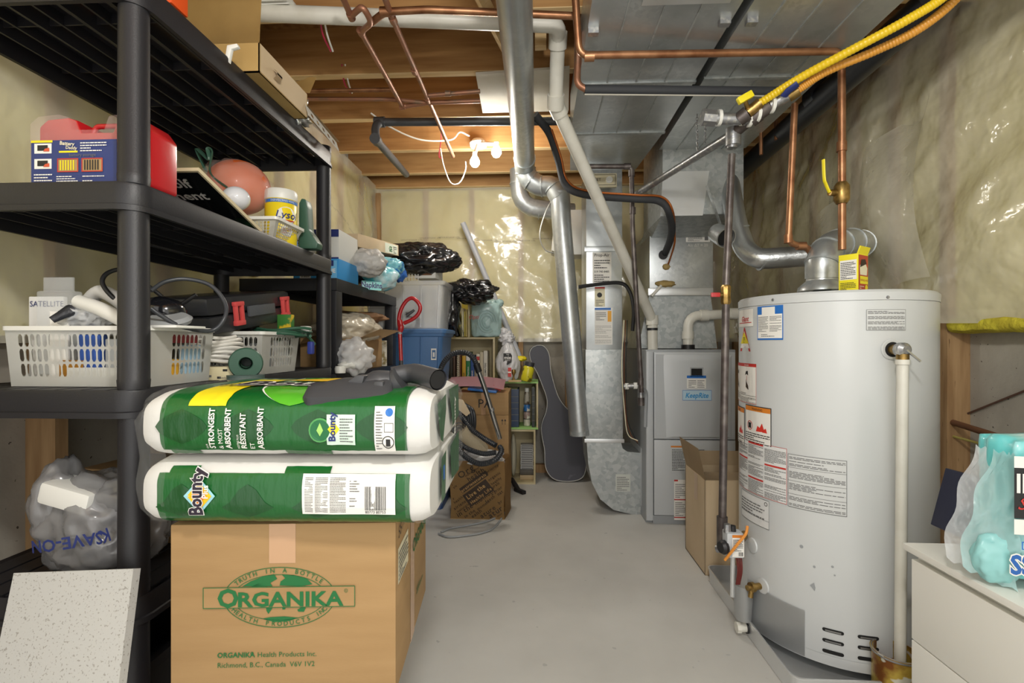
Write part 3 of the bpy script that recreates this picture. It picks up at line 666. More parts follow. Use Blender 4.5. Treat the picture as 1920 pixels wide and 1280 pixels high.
MB().box(P(1397, 183, 1.86), (.06, .02, .026), yellow, .004, Matrix.Rotation(-.5, 4, 'Y')).build('valve_handle', t, label='yellow valve handle'); MB().tube([P(1404, 210, 1.9), P(1396, 186, 1.865)], .008, brass).build('valve_stem', t)
MB().tube([P(1470, 180, 1.82), P(1478, 170, 1.8), P(1496, 157, 1.78)], .015, navy, flat=.5).build('valve_handle', t, label='dark blue valve handle')
a = [J + V((0, 0, -.02)), P(1372, 290, 2.0), P(1354.5, 972, 1.9), P(1354, 1000, 1.9)]
t2 = thing('gas_drop_pipe', 'black iron gas pipe with red shutoff dropping to the heater valve', 'pipe', P(1355, 1000, 1.9))
MB().tube([a[1], P(1361, 540, 1.96)], .0145, iron).build('pipe_run', t2); MB().tube([P(1361, 566, 1.96), a[2]], .0145, iron).build('pipe_run', t2)
MB().tube([P(1373, 262, 2.0), P(1372.5, 278, 2.0)], .02, steel).build('fitting', t2)
q = P(1361, 553, 1.96); MB().lathe([(.014, -.04), (.02, -.03), (.018, 0), (.02, .03), (.014, .04)], q, brass, seg=8).build('valve_body', t2)
MB().tube([q, q + V((-.035, -.01, 0))], .008, brass).box(q + V((-.045, -.012, -.0)), (.035, .012, .018), red, .003).build('valve_handle', t2, label='red valve handle')
MB().tube([P(1354, 968, 1.9), P(1354, 1033, 1.9)], .02, iron).build('tee', t2)
# chains
for i, (p0, p1) in enumerate((((1307, 215), (1308, 290)), ((1323, 225), (1322, 270)))):
    a, b2 = P(p0[0], p0[1], 2.25), P(p1[0], p1[1], 2.25); b = MB()
    n = 14
    for k in range(n):
        c = a.lerp(b2, (k + .5) / n); h = (a - b2).length / n * .75
        if k % 2: pts = [c + V((math.cos(q) * .005, 0, math.sin(q) * h)) for q in [2 * PI * j / 8 for j in range(9)]]
        else: pts = [c + V((0, math.cos(q) * .005, math.sin(q) * h)) for q in [2 * PI * j / 8 for j in range(9)]]
        b.tube(pts, .0016, steel, 5)
    b.build('hanging_chain', label='small chain hanging from the duct, ' + ('left one tied to the slanting pipe' if i == 0 else 'right one under the pipe cap'), cat='chain')
# gas hoses
for name, lab, m, pts in (('yellow_gas_hose', 'bright yellow corrugated gas hose rising to the ceiling', yellowh, [P(1425, 193, 1.88), P(1500, 146, 1.78), P(1600, 92, 1.66), P(1700, 38, 1.56), P(1775, -10, 1.5), P(1860, -90, 1.42), P(1860, -90, 1.42) + V((.03, -.12, .25))]),
                          ('amber_gas_hose', 'amber coloured gas hose curving below the bright yellow one', orangeh, [P(1497, 168, 1.82), P(1550, 134, 1.76), P(1640, 96, 1.68), P(1720, 56, 1.6), P(1790, 0, 1.55), P(1850, -80, 1.5), P(1850, -80, 1.5) + V((.03, -.12, .2))])):
    sp = spline(pts, 40); MB().tube(sp, [.0148 if i % 3 else .0135 for i in range(len(sp))], m, 14).build(name, label=lab, cat='hose')
# ================================================================ WATER HEATER
HC, HR, HB, HT = V((1.122, 1.95, 0)), .318, .045, 1.272
t = thing('water_heater', 'tall white enamel gas water heater covered in stickers standing in a metal pan', 'water heater', (HC.x, HC.y, HB))
MB().lathe([(HR - .004, HB), (HR, HB + .004), (HR, HT - .035)], HC, white, seg=96).build('tank_jacket', t)
MB().lathe([(HR + .002, HT - .034), (HR + .003, HT - .008), (HR - .004, HT), (.02, HT)], HC, white, seg=96).build('top_cap', t)
MB().lathe([(HR + .0015, HB + .03), (HR + .0045, HB + .032), (HR + .0045, HB + .0), (HR + .001, HB)], HC, white, seg=96, cap=False).build('base_band', t)
TH0 = math.atan2(-HC.y, -HC.x)
def cyl(u, v):
    a = TH0 + u / HR; n = V((math.cos(a), math.sin(a), 0)); return HC + n * (HR + .0012) + V((0, 0, v)), n
def hit(px, py):
    d = ray(px, py); o = -HC; aa = d.x ** 2 + d.y ** 2; bb = d.x * -HC.x + d.y * -HC.y; cc = HC.x ** 2 + HC.y ** 2 - HR ** 2
    k = bb * bb - aa * cc; tt = (-bb - math.sqrt(max(k, 0))) / aa
    p = V((0, 0, H)) + d * tt; q = (math.atan2(p.y - HC.y, p.x - HC.x) - TH0 + PI) % (2 * PI) - PI
    return q * HR, p.z
def HS(n=10): return Sheet(cyl, n)
def hr(s, px0, py0, px1, py1, m, l=0, mid=None):
    u0, z0 = hit(px0, (py0 + py1) / 2)[0], hit((px0 + px1) / 2, py1)[1]; u1, z1 = hit(px1, (py0 + py1) / 2)[0], hit((px0 + px1) / 2, py0)[1]
    s.rect(u0, z0, u1, z1, m, l); return u0, z0, u1, z1
s = HS(); u0, z0, u1, z1 = hr(s, 1387, 580, 1413, 612, paper); s.text('Giant', (u0 + u1) / 2 + .006, z0 + .02, .019, redi, bold=.03, shear=.25).rect(u0 + .01, z0 + .013, u1 - .01, z0 + .016, redi, 1); s.done('maker_label', t)
s = HS(); u0, z0, u1, z1 = hr(s, 1421, 573, 1469, 637, blue); s.rect(u0 + .003, z0 + .006, u1 - .003, z1 - .03, paper, 1).rect(u0 + .022, z1 - .03, u1 - .03, z1 - .004, paper, 1)
um = (u0 + u1) / 2; s.lines(u0 + .006, z0 + .03, um - .003, z1 - .035, 12, inkg).lines(um + .003, z0 + .03, u1 - .006, z1 - .035, 12, inkg, seed=6).lines(u0 + .02, z0 + .012, u1 - .02, z0 + .024, 2, inkg); s.done('blue_label', t)
s = HS(); ua, za = hit(1389, 658); ub, _ = hit(1408, 658); zt = hit(1395, 614)[1]; um = (ua + ub) / 2
s.poly([(ua, za), (ub, za), (um + .003, zt), (um - .003, zt)], redi, 0).poly([(ua + .006, za + .012), (ub - .006, za + .012), (um, zt - .012)], paper, 1).poly([(ua + .011, za + .03), (ub - .011, za + .03), (um + .003, zt - .02), (um - .003, zt - .02)], yellow, 2)
s.lines(um - .009, za + .034, um + .009, zt - .035, 5, ink, l=3).text('!', um, za + .016, .01, inkg, 3); s.done('warning_triangle', t)
s = HS(); u0, z0, u1, z1 = hr(s, 1384, 681, 1419, 755, paper); um = u0 + (u1 - u0) * .38
s.frame(u0, z0, u1, z1, .0015, redi, 1).rect(u0, z1 - .012, u1, z1 - .001, redi, 1).rect(um, z0, um + .001, z1, inkg, 2).text('DANGER', (um + u1) / 2, z1 - .0095, .006, paper, 3)
for cx in ((u0 + um) / 2, (um + u1) / 2): s.poly([(cx - .012, z1 - .045), (cx - .004, z1 - .03), (cx + .01, z1 - .028), (cx + .012, z1 - .045), (cx, z1 - .04)], ink, 2).poly([(cx - .006, z1 - .09), (cx + .014, z1 - .10), (cx + .012, z1 - .085), (cx, z1 - .07), (cx - .004, z1 - .06)], inkb, 2).rect(cx, z1 - .065, cx + .002, z1 - .047, redi, 2)
s.lines(u0 + .003, z0 + .004, um - .003, z1 - .11, 8, inkg).lines(um + .003, z0 + .004, u1 - .003, z1 - .11, 9, inkg, seed=9); s.done('scald_label', t)
for a0, a1 in ((1384, 1397), (1399, 1447)):
    s = HS(); u0, z0, u1, z1 = hr(s, a0, 762, a1, 832, ink); s.rect(u0 + .003, z0 + .003, u1 - .003, z1 - .003, paper, 1).rect(u0 + .003, z1 - .02, u1 - .003, z1 - .003, mat('orange_print', 'd9822b'), 2)
    s.text('WARNING', (u0 + u1) / 2 + .004, z1 - .016, .009, ink, 3, sx=.9 if a0 > 1390 else .5)
    w_ = u1 - u0; fc = u0 + w_ * .70; s.poly([(fc - w_ * .2, z0 + .045), (fc + w_ * .18, z0 + .045), (fc + w_ * .14, z0 + .062), (fc + w_ * .08, z0 + .056), (fc + .002, z0 + .078), (fc - w_ * .06, z0 + .06), (fc - w_ * .14, z0 + .066)], mat('flame_red', 'd83a2c'), 3)
    if a0 > 1390: s.disc(u0 + w_ * .24, z0 + .062, .017, redi, 3, r2=.0145).rect(u0 + w_ * .17, z0 + .052, u0 + w_ * .30, z0 + .072, ink, 3)
    s.lines(u0 + .006, z0 + .008, u1 - .006, z0 + .04, 4, ink, l=3); s.done('fire_warning_label', t)
s = HS(12); u0, z0, u1, z1 = hr(s, 1388, 832, 1476, 932, mat('label_white', 'dfe0df', .5)); s.frame(u0, z0, u1, z1, .0015, redi, 1)
n = 3; 
for k in range(n):
    a, b_ = u0 + (u1 - u0) * k / n + .003, u0 + (u1 - u0) * (k + 1) / n - .003
    for j in range(3):
        c, d = z0 + (z1 - z0) * j / 3 + .004, z0 + (z1 - z0) * (j + 1) / 3 - .012; s.lines(a, c, b_, d, 11, inkg, seed=k * 3 + j, th=.45)
        if (k + j) % 2: s.rect(a, d + .002, b_, d + .008, redi, 2)
s.done('instruction_label', t)
s = HS(12); u0, z0, u1, z1 = hr(s, 1478, 858, 1588, 960, mat('label_grey2', 'cfd1d0', .5)); s.frame(u0, z0, u1, z1, .0015, inkg, 1)
for j in range(4): s.lines(u0 + .004, z0 + (z1 - z0) * j / 4 + .006, u1 - .004, z0 + (z1 - z0) * (j + 1) / 4 - .006, 7, inkg, seed=30 + j, th=.45).rect(u0, z0 + (z1 - z0) * j / 4, u1, z0 + (z1 - z0) * j / 4 + .001, inkg, 2)
s.done('grey_instruction_label', t)
s = HS(8); u0, z0, u1, z1 = hr(s, 1392, 930, 1443, 982, mat('label_white', 'dfe0df')); s.frame(u0, z0, u1, z1, .0012, ink, 1).lines(u0 + .004, z0 + .03, u1 - .02, z1 - .01, 6, inkg, seed=50, gap=.3).disc(u1 - .014, z1 - .014, .007, ink, 2, r2=.005).rect(u0, z0 + .028, u1, z0 + .029, ink, 2); s.done('rating_label', t)
s = HS(8); u0, z0, u1, z1 = hr(s, 1624, 580, 1697, 619, mat('label_grey2', 'cfd1d0')); s.frame(u0, z0, u1, z1, .001, inkg, 1)
for j in range(4): s.lines(u0 + .004, z0 + (z1 - z0) * j / 4 + .003, u1 - .004, z0 + (z1 - z0) * (j + 1) / 4 - .003, 3, inkg, seed=60 + j, th=.45)
s.done('small_grey_label', t)
s = HS(3); 
for px, py, w_ in ((1503, 1024, .006), (1527, 1062, .004), (1561, 1062, .004), (1565, 1078, .003)):
    u, z = hit(px, py); s.disc(u, z, w_, mgrey, 0, n=8)
u, z = hit(1524, 1098); s.poly([(u - .008, z), (u + .004, z + .012), (u + .008, z - .004), (u + .006, z - .015)], mgrey, 0); s.done('chipped_spot', t)
# vent slots, door
for px in (1562, 1628):
    for k in range(3):
        u, z = hit(px, (1183, 1203, 1223)[k] + (12 if px > 1600 else 0)); s = Sheet(cyl, 6)
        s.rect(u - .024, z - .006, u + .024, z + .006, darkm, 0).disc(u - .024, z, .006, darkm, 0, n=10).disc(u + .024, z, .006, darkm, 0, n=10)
        if k < 2: s.rect(u - .022, z - .004, u + .022, z + .001, mat('slot_glint', '8d8d8b', .3, .6), 1)
        s.done('vent_slot', t)
ua, ub = hit(1404, 1150)[0], hit(1510, 1190)[0]; zb0, zb1 = hit(1500, 1225)[1], hit(1500, 1140)[1]
b = MB()
def dg(u, v):
    p, n = cyl(ua + (ub - ua) * u, zb0 + (zb1 + .012 * (1 - u) - zb0) * v); return p + n * .004
b.grid(dg, 16, 3, alu, .004); b.build('burner_door', t, label='curved bare metal burner door')
# valves on the tank
def onto(px, py, off=0): u, z = hit(px, py); p, n = cyl(u, z); return p + n * off, n
for px, py, nm in ((1408, 1022, 'gas'), (1427, 1098, 'drain')):
    p, n = onto(px + 4, py); MB().lathe([(.028, -.001), (.026, .004), (.02, .005)], p, white, axis=n).build('port_ring', t)
p, n = onto(1427, 1098)
b = MB(); b.lathe([(.012, 0), (.012, .03), (.018, .032), (.018, .045), (.01, .048), (.01, .06)], p, brass, axis=n, seg=12).tube([p + n * .04, p + n * .045 + V((0, 0, -.035))], .009, brass, 10)
b.build('drain_valve', t, label='brass drain valve')
p, n = onto(1672, 655); MB().lathe([(.034, .0), (.031, .004), (.024, .003)], p, white, axis=n).build('port_ring', t)
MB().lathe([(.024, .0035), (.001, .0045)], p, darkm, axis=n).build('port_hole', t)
q = p + n * .055 + V((-.008, 0, 0))
b = MB(); b.tube([p, q], .016, brass, 14).lathe([(.022, .0), (.022, .02), (.012, .03)], q - n * .012, steel, axis=n, seg=16).tube([q, q + V((0, 0, -.035))], .017, brass, 14); b.build('relief_valve', t, label='brass relief valve with steel cap')
b = MB(); b.tube([q + n * .015, q + n * .03 + V((.03, 0, -.035))], .006, chrome, 8, flat=.6); b.build('valve_lever', t, label='shiny test lever')
qb = V((q.x - .004, q.y + .005, .11))
t3 = thing('relief_pipe', 'straight white plastic overflow pipe from brass valve down into the can', 'pipe', qb)
MB().tube([q + V((0, 0, -.03)), qb], .0155, pvc, 18, cap=True).build('pipe_run', t3); MB().tube([q + V((0, 0, -.03)), q + V((0, 0, -.045))], .019, pvc, 18).build('pipe_collar', t3)
bc = V((qb.x - .012, qb.y, 0))
t3 = thing('coffee_can', 'round printed tin can catching rusty water at the heater base', 'can', bc)
canm = mat('can_print', 'c0a548', .3, .5, var=(14, '7d4a1c', .45, .6), marks=(20, 'd8d6c8', .62))
b = MB(); b.lathe([(.062, 0), (.062, .145), (.066, .148), (.066, .155), (.058, .155), (.058, .148), (.058, .02)], bc, canm, seg=40, cap=False); b.build('can_wall', t3)
b = MB(); b.lathe([(.058, .0), (.058, .10), (.001, .10)], bc, mat('rusty_water', '6b3a18', .12), seg=32); b.build('rusty_water', t3)
b = MB(); b.lathe([(.066, .148), (.0665, .153), (.062, .1565), (.058, .153)], bc, steel, seg=40, cap=False); b.build('can_rim', t3)
# gas control valve + wires + burner shield
g = P(1374, 1018, 1.82)
t3 = thing('gas_control_valve', 'grey gas control valve with orange igniter wire beside the heater', 'valve', g + V((0, 0, -.06)))
b = MB(); b.box(g, (.06, .05, .09), lgrey, .006); b.build('valve_body', t3)
b = MB(); b.lathe([(.024, 0), (.026, .012), (.02, .022)], g + V((-.03, -.01, -.01)), blackm, axis=(-1, -.3, 0), seg=14); b.build('control_knob', t3); MB().lathe([(.012, 0), (.01, .02)], g + V((.0, 0, .045)), blackm, seg=10).build('reset_button', t3)
b = MB(); b.lathe([(.014, 0), (.012, .03)], g + V((-.02, 0, .04)), steel, seg=8).tube([g + V((-.03, 0, -.02)), g + V((-.05, .02, -.03))], .014, steel).tube([g + V((.02, 0, .0)), g + V((.08, .09, -.0))], .014, brass); b.build('pipe_nut', t3)
s = Sheet(plane(g + V((-.012, -.0255, -.04)), (1, 0, 0), (0, 0, 1))); s.rect(0, 0, .042, .08, paper).rect(0, .07, .042, .08, mat('orange_print', 'd9822b'), 1).lines(.003, .022, .038, .066, 8, ink).bars(.022, .004, .038, .018, ink, 8); s.done('valve_label', t3)
MB().tube(spline([g + V((-.04, -.03, -.05)), g + V((-.0, -.05, .02)), g + V((.03, -.04, .05)), g + V((.04, -.03, .075))], 6), .005, mat('orange_wire', 'e0913a', .5), 8).build('igniter_wire', t3, label='orange igniter wire')
for i in range(4): MB().tube(spline([g + V((.012 + i * .006, .0, -.045)), g + V((.018 + i * .005, 0, -.1)), g + V((.02 + i * .004, .02, -.16))], 5), .0025, mat('dark_red_wire', '6e2a26', .5), 6).build('lead_wire', t3)
MB().tube([g + V((.0, 0, -.045)), g + V((.002, .01, -.2))], .008, alu, 10).build('gas_tube', t3)
c = P(1393, 1158, 1.86)
b = MB()
def sh(u, v):
    a = PI * (.75 + 1.25 * u); r = .045 - .01 * (1 - v); return c + V((math.cos(a) * r * .8, math.sin(a) * r, .13 * v - .0))
b.grid(sh, 20, 4, alu, .0015); b.build('burner_shield', t, label='bent bright metal burner shield')
for px in (1450, 1664): 
    p, n = onto(px, 562 if px < 1500 else 557); MB().lathe([(.006, 0), (.004, .004)], p, steel, axis=n, seg=8).build('cap_screw', t)
# drain pan
t = thing('drain_pan', 'shallow bright metal drain pan under the white water heater', 'pan', (1.15, 1.95, 0))
x0, x1, y0, y1 = .795, 1.56, 1.565, 2.335
b = MB(); b.bx(x0, x1, y0, y1, .002, .006, alu); b.build('pan_floor', t)
b = MB(); R0 = rr(x1 - x0, y1 - y0, .03, .004, (x0 + x1) / 2, (y0 + y1) / 2, 3)
def sc(r, k, z): cx, cy = (x0 + x1) / 2, (y0 + y1) / 2; return [V((cx + (p.x - cx) * k, cy + (p.y - cy) * k, z)) for p in r]
b.rings([sc(R0, 1, .004), sc(R0, 1.012, .066), sc(R0, 1.02, .068), sc(R0, 1.02, .072), sc(R0, 1.006, .072), sc(R0, .995, .006)], alu, cap=False); b.build('pan_wall', t)
q = P(1380, 1163, 1.86); q.z = .04
b = MB(); b.tube([V((x0 + .02, q.y, .035)), V((x0 - .035, q.y, .035))], .016, pvc, 14).tube([V((x0 - .03, q.y, .035)), V((x0 - .045, q.y, .035))], .02, pvc, 8); b.build('pan_drain', t)
b = MB(); b.tube([V((x0 - .004, q.y, .035)), V((x0 - .010, q.y, .035))], .021, blackm, 14); b.build('drain_washer', t)
# flue
t = thing('flue_pipe', 'silver flue vent rising from heater draft hood and bending back to the duct', 'pipe', (HC.x, HC.y, HT))
hc = P(1541, 548, 1.93); hc.z = HT
MB().lathe([(.085, .03), (.082, .045), (.055, .07), (.053, .085)], hc, galv, seg=32).build('draft_hood', t)
for k in range(4): a = k * PI / 2 + .5; MB().box(hc + V((math.cos(a) * .066, math.sin(a) * .066, .02)), (.012, .004, .045), galv, 0, a).build('hood_leg', t)
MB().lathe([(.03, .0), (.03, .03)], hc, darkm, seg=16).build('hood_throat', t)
a = [hc + V((0, 0, .08)), P(1543, 488, 1.93), P(1560, 462, 1.98), P(1590, 455, 2.08), P(1612, 457, 2.2), P(1610, 465, 2.45)]
MB().tube(spline(a, 5), .058, galv, 28).build('elbow', t)
b = MB(); sp = spline(a, 5)
for k in (4, 8, 12, 16, 20): ribs(b, sp[k], (sp[k + 1] - sp[k]).normalized(), .058, galvd)
b.build('crimp_bead', t)
a = [P(1612, 470, 2.45), P(1540, 478, 2.5), P(1420, 486, 2.6), P(1396, 468, 2.66), P(1382, 425, 2.72), P(1372, 370, 2.8), P(1368, 340, 2.85)]
MB().tube(fillet(a, .12, 5), .054, foil, 24).build('horizontal_section', t)
b = MB()
for q, d in ((P(1425, 486, 2.6), V((1, 0, 0))), (P(1384, 430, 2.715), V((.3, 0, -1)))): ribs(b, q, d, .055, galvd)
b.build('crimp_bead', t)
b = MB(); c = P(1362, 446, 2.62); b.lathe([(.001, .10), (.05, .10), (.055, .0), (.049, 0), (.042, .09)], c, foil, axis=(-.2, .8, .45), seg=24, cap=False).lathe([(.0475, .02), (.001, .021)], c, darkm, axis=(-.2, .8, .45)); b.build('open_duct_collar', label='open round silver duct collar with dark mouth behind the black gas pipe', cat='duct')  # dark disc inside stands in for the shade of the open mouth
# yellow box on top
bxp = P(1600, 548, 1.72); bxp.z = HT
t = thing('baking_soda_box', 'yellow carton with open torn top standing on the water heater', 'box', bxp, .62)
M4 = Matrix.Translation(bxp) @ Matrix.Rotation(.62, 4, 'Z')
yb = mat('carton_yellow', 'efe02a', .5)
hb = .132
b = MB(M4); b.box((0, 0, hb / 2), (.075, .06, hb), yb, .001); b.build('carton', t)
b = MB(M4); b.box((-.0, -.032, hb + .012), (.072, .004, .026), yb, 0, Matrix.Rotation(.35, 4, 'X')); b.build('torn_flap', t)
def loc(M, *p): return M @ V(p)
d0 = lambda p: (M4.to_3x3() @ V(p))
s = Sheet(plane(loc(M4, -.0375, -.03, 0), d0((1, 0, 0)), d0((0, 0, 1)))); s.rect(.003, .003, .072, .128, mat('carton_red', 'b8452c', .5)).poly([(.012, .06), (.062, .06), (.066, .085), (.05, .105), (.03, .108), (.01, .09)], cream, 1).poly([(.012, .085), (.06, .1), (.05, .115), (.02, .112)], inkb, 2)
s.rect(.012, .03, .07, .056, yb, 1).text('baking soda', .041, .04, .008, redi, 2).disc(.058, .018, .01, yellow, 2).lines(.008, .006, .04, .026, 3, cream, 2); s.done('carton_print', t)
s = Sheet(plane(loc(M4, -.0375, .03, 0), d0((0, -1, 0)), d0((0, 0, 1)))); s.rect(.004, .045, .056, .112, paper).lines(.007, .048, .053, .108, 10, ink, l=2).lines(.006, .006, .054, .038, 6, ink); s.done('carton_print', t)

# ================================================================ OPEN BOX, DRESSER, TISSUE PACK
t = thing('cardboard_box', 'tall pale open cardboard box standing between furnace and water heater', 'box', (.97, 2.55, 0))
x0, x1, y0, y1, z1 = .80, 1.16, 2.39, 2.70, .45
b = MB(); b.bx(x0, x1, y0, y0 + .005, 0, z1, cardl).bx(x0, x1, y1 - .005, y1, 0, z1, cardl).bx(x0, x0 + .005, y0, y1, 0, z1, cardl).bx(x1 - .005, x1, y0, y1, 0, z1, cardl).bx(x0, x1, y0, y1, 0, .005, cardl); b.build('box_wall', t)
b = MB(); b.grid(lambda u, v: V((x0 + .003 - .035 * v, y0 + (y1 - y0) * u, z1 + .15 * v)), 1, 1, cardl, .004); b.build('flap', t)
b = MB(); b.grid(lambda u, v: V((x0 + (x1 - x0) * u, y0 + .01 + .10 * v, z1 + .012 * v)), 1, 1, cardl, .004); b.build('flap', t)
b = MB(); b.grid(lambda u, v: V((x0 + (x1 - x0) * u, y1 - .004 + .03 * v, z1 + .07 * v)), 1, 1, cardl, .004); b.build('flap', t)
s = Sheet(plane(V((x0 - .0003, y1, 0)), (0, -1, 0), (0, 0, 1))); s.rect(.15, .32, .20, .45, mat('packing_tape', 'bda184', .3)); s.done('tape', t)
dm = mat('dresser_white', 'eeede6', .4, coat=.1)
t = thing('dresser', 'white dresser with flat drawer fronts in the right corner of view', 'dresser', (1.35, .85, 0))
dx0, dx1, dy0, dy1, dz1 = 1.018, 1.5, .35, 1.40, .553
b = MB(); b.bx(dx0 - .012, dx1, dy0, dy1 + .012, dz1 - .018, dz1, dm, .002); b.build('top_board', t)
b = MB(); b.bx(dx0 + .02, dx1, dy0, dy1, .04, dz1 - .018, dm); b.build('carcass', t)
for z0, z1 in ((.30, .515), (.05, .296)): MB().bx(dx0, dx0 + .018, dy0 + .003, dy1 - .003, z0, z1, dm, .0015).build('drawer_front', t)
# tissue pack
tk = P(1890, 1000, 1.09); tk.z = dz1 + .001; rk = A - .12; Mt = Matrix.Translation(tk) @ Matrix.Rotation(rk, 4, 'Z')
t = thing('tissue_pack', 'teal and white plastic wrapped pack of bathroom tissue on the dresser', 'tissue pack', tk, rk)
def boxy(p):
    m = max(abs(p.x), abs(p.y), abs(p.z)); k = (p.length / m) * .8 + .2; return V((p.x * k, p.y * k, p.z * k)) * .86
tm = mat('tissue_print', '6fcfd0', .3, coat=.5, var=(7, 'c8e6e8', .45, .6), bump=(9, .5, .005))
b = MB(Mt); b.blob((.17, .06, .175), (.185, .062, .19), tm, 4, .05, 1.3, 5, flat=.92, shape=boxy); b.build('wrapped_rolls', t)
b = MB(Mt)
for y_ in (.0, .05): b.grid(lambda u, v: V((.02 - (.08 - .07 * v ** 1.5) * u, y_ + .05 * u + .008 * math.sin(v * 14 + u * 5), .30 * v + .03 * (1 - v) * u + .004 * math.sin(u * 20))), 14, 20, clearm if y_ else mat('aqua_clear', 'bfe6e6', .15, alpha=.6, bump=(12, .6, .006), spec=1), .001)
b.build('folded_film_end', t, label='folded clear film end')
b = MB(Mt); b.blob((.0, .03, .06), (.05, .03, .055), mat('aqua_soft', '9fdcdc', .3, alpha=.8, bump=(10, .6, .006)), 8, .15, 2, 4, flat=.95); b.build('folded_film_corner', t)
f = lambda u, v: (Mt @ V((u, -.004 - .008 * math.sin(min(max(u / .3, 0), 1) * PI), v)), (Mt.to_3x3() @ V((0, -1, 0))))
s = Sheet(f, 10); s.b = .006
s.rect(.004, .165, .30, .275, mat('tissue_black', '222426', .4), 0).text('IRKLAND', .006, .222, .040, paper, al='LEFT', bold=.04, sx=.75).text('Signature', .008, .185, .026, redi, al='LEFT', shear=.3, l=3)
s.rect(.004, .275, .3, .30, paper, 0).rect(.004, .13, .3, .163, paper, 0).text('Dinner', .015, .098, .018, blue, al='LEFT').text('SSUE', -.004, .045, .040, mat('tissue_blue', '2a63b0', .4), al='LEFT', bold=.05, sx=.8, l=3).text('SSUE', -.004, .045, .040, paper, al='LEFT', bold=.12, sx=.8, l=2)
s.poly([(.06, .022), (.2, .022), (.2, .036), (.1, .038)], blue, 2); s.done('pack_print', t)
c = P(1835, 1000, 1.33); c.z = dz1
b = MB(Matrix.Translation(c) @ Matrix.Rotation(.25, 4, 'Y')); b.box((0, 0, .095), (.09, .22, .17), mat('navy_box', '20243f', .5), .003)
o = b.build('navy_box', label='dark navy box with pale lettering behind the tissue pack on dresser', cat='box', origin=c)
s = Sheet(plane(c + V((-.075, .075, .02)), (0, 0, 1), (0, -1, 0))); 
s = Sheet(plane(c + V((-.04, -.111, .03)), (1, 0, .0), (0, 0, 1))); s.text('WAY', .02, .02, .03, paper, rot=PI / 2, al='LEFT'); s.done('box_print', o)
# pipes on the right wall
MB().tube([PX(1750, 780, 1.735), PX(1895, 826, 1.60), PX(1990, 860, 1.5)], .012, mat('rusty_pipe', '7a5238', .6), 12).build('rusty_pipe', label='rusty brown pipe crossing the concrete beside the wooden stud', cat='pipe')
MB().tube([PX(1815, 775, 1.75), PX(1990, 705, 1.75)], .004, mat('rust_rod', '5a4236', .7), 6).build('thin_rod', label='thin rusty rod slanting up the concrete wall at right', cat='rod')
MB().tube(spline([PX(1765, 812, 1.70), PX(1840, 832, 1.68), PX(1905, 850, 1.62), PX(1990, 880, 1.6)]), .005, mat('pale_yellow_wire', 'b9ad5e', .5), 8).build('yellow_cable', label='thin pale yellow cable below the rusty pipe at right', cat='cable')
# ================================================================ NEAR SHELVING UNIT
X0, X1, Y0, Y1 = -1.345, -.842, 1.005, 2.045
LV = [1.885, 1.443, 1.0, .555, .12]
t = thing('shelving_unit', 'near black resin shelving unit with round posts and five loaded shelves', 'shelves', (-1.09, 1.52, 0))
for i, z in enumerate(LV):
    sh_ = MB(); cx, cy = (X0 + X1) / 2, (Y0 + Y1) / 2; w_, d_ = X1 - X0, Y1 - Y0
    sh_.rings([rr(w_ - .03, d_ - .03, .04, z - .006, cx, cy), rr(w_ - .006, d_ - .006, .045, z, cx, cy), rr(w_, d_, .05, z - .006, cx, cy), rr(w_ - .004, d_ - .004, .05, z - .046, cx, cy), rr(w_ + .004, d_ + .004, .05, z - .048, cx, cy), rr(w_ + .004, d_ + .004, .05, z - .06, cx, cy), rr(w_ - .018, d_ - .018, .045, z - .06, cx, cy), rr(w_ - .03, d_ - .03, .04, z - .012, cx, cy)], black, cap=False, closed=True)
    s_o = sh_.build('shelf', t)
    n = 8; p = (w_ - .036) / n
    for k in range(n):
        xa = X0 + .018 + k * p
        m = MB(); m.bx(xa + .004, xa + p - .004, Y0 + .015, Y1 - .015, z - .006, z - .001, black); m.bx(xa + p * .5 - .003, xa + p * .5 + .003, Y0 + .015, Y1 - .015, z - .032, z - .006, black)
        if k % 2 == 0: m.bx(xa + p - .010, xa + p - .004, Y0 + .015, Y1 - .015, z - .045, z - .006, black)
        m.build('slat', s_o)
    m = MB()
    for k in range(5): m.bx(X0 + .02, X1 - .02, Y0 + .12 + k * .2, Y0 + .124 + k * .2, z - .03, z - .007, black)
    m.build('cross_rib', s_o)
for x in (X0 + .034, X1 - .034):
    for y in (Y0 + .036, Y1 - .036):
        for a_, b_ in zip([2.0] + LV, LV + [0]):
            if a_ - (.06 if a_ < 2 else 0) > b_: MB().lathe([(.029, b_ if b_ == 0 else b_), (.0305, b_ + .02), (.0295, b_ + .022), (.0285, a_ - (.06 if a_ < 2 else .09))], (x, y, 0), black, seg=24).build('post', t)
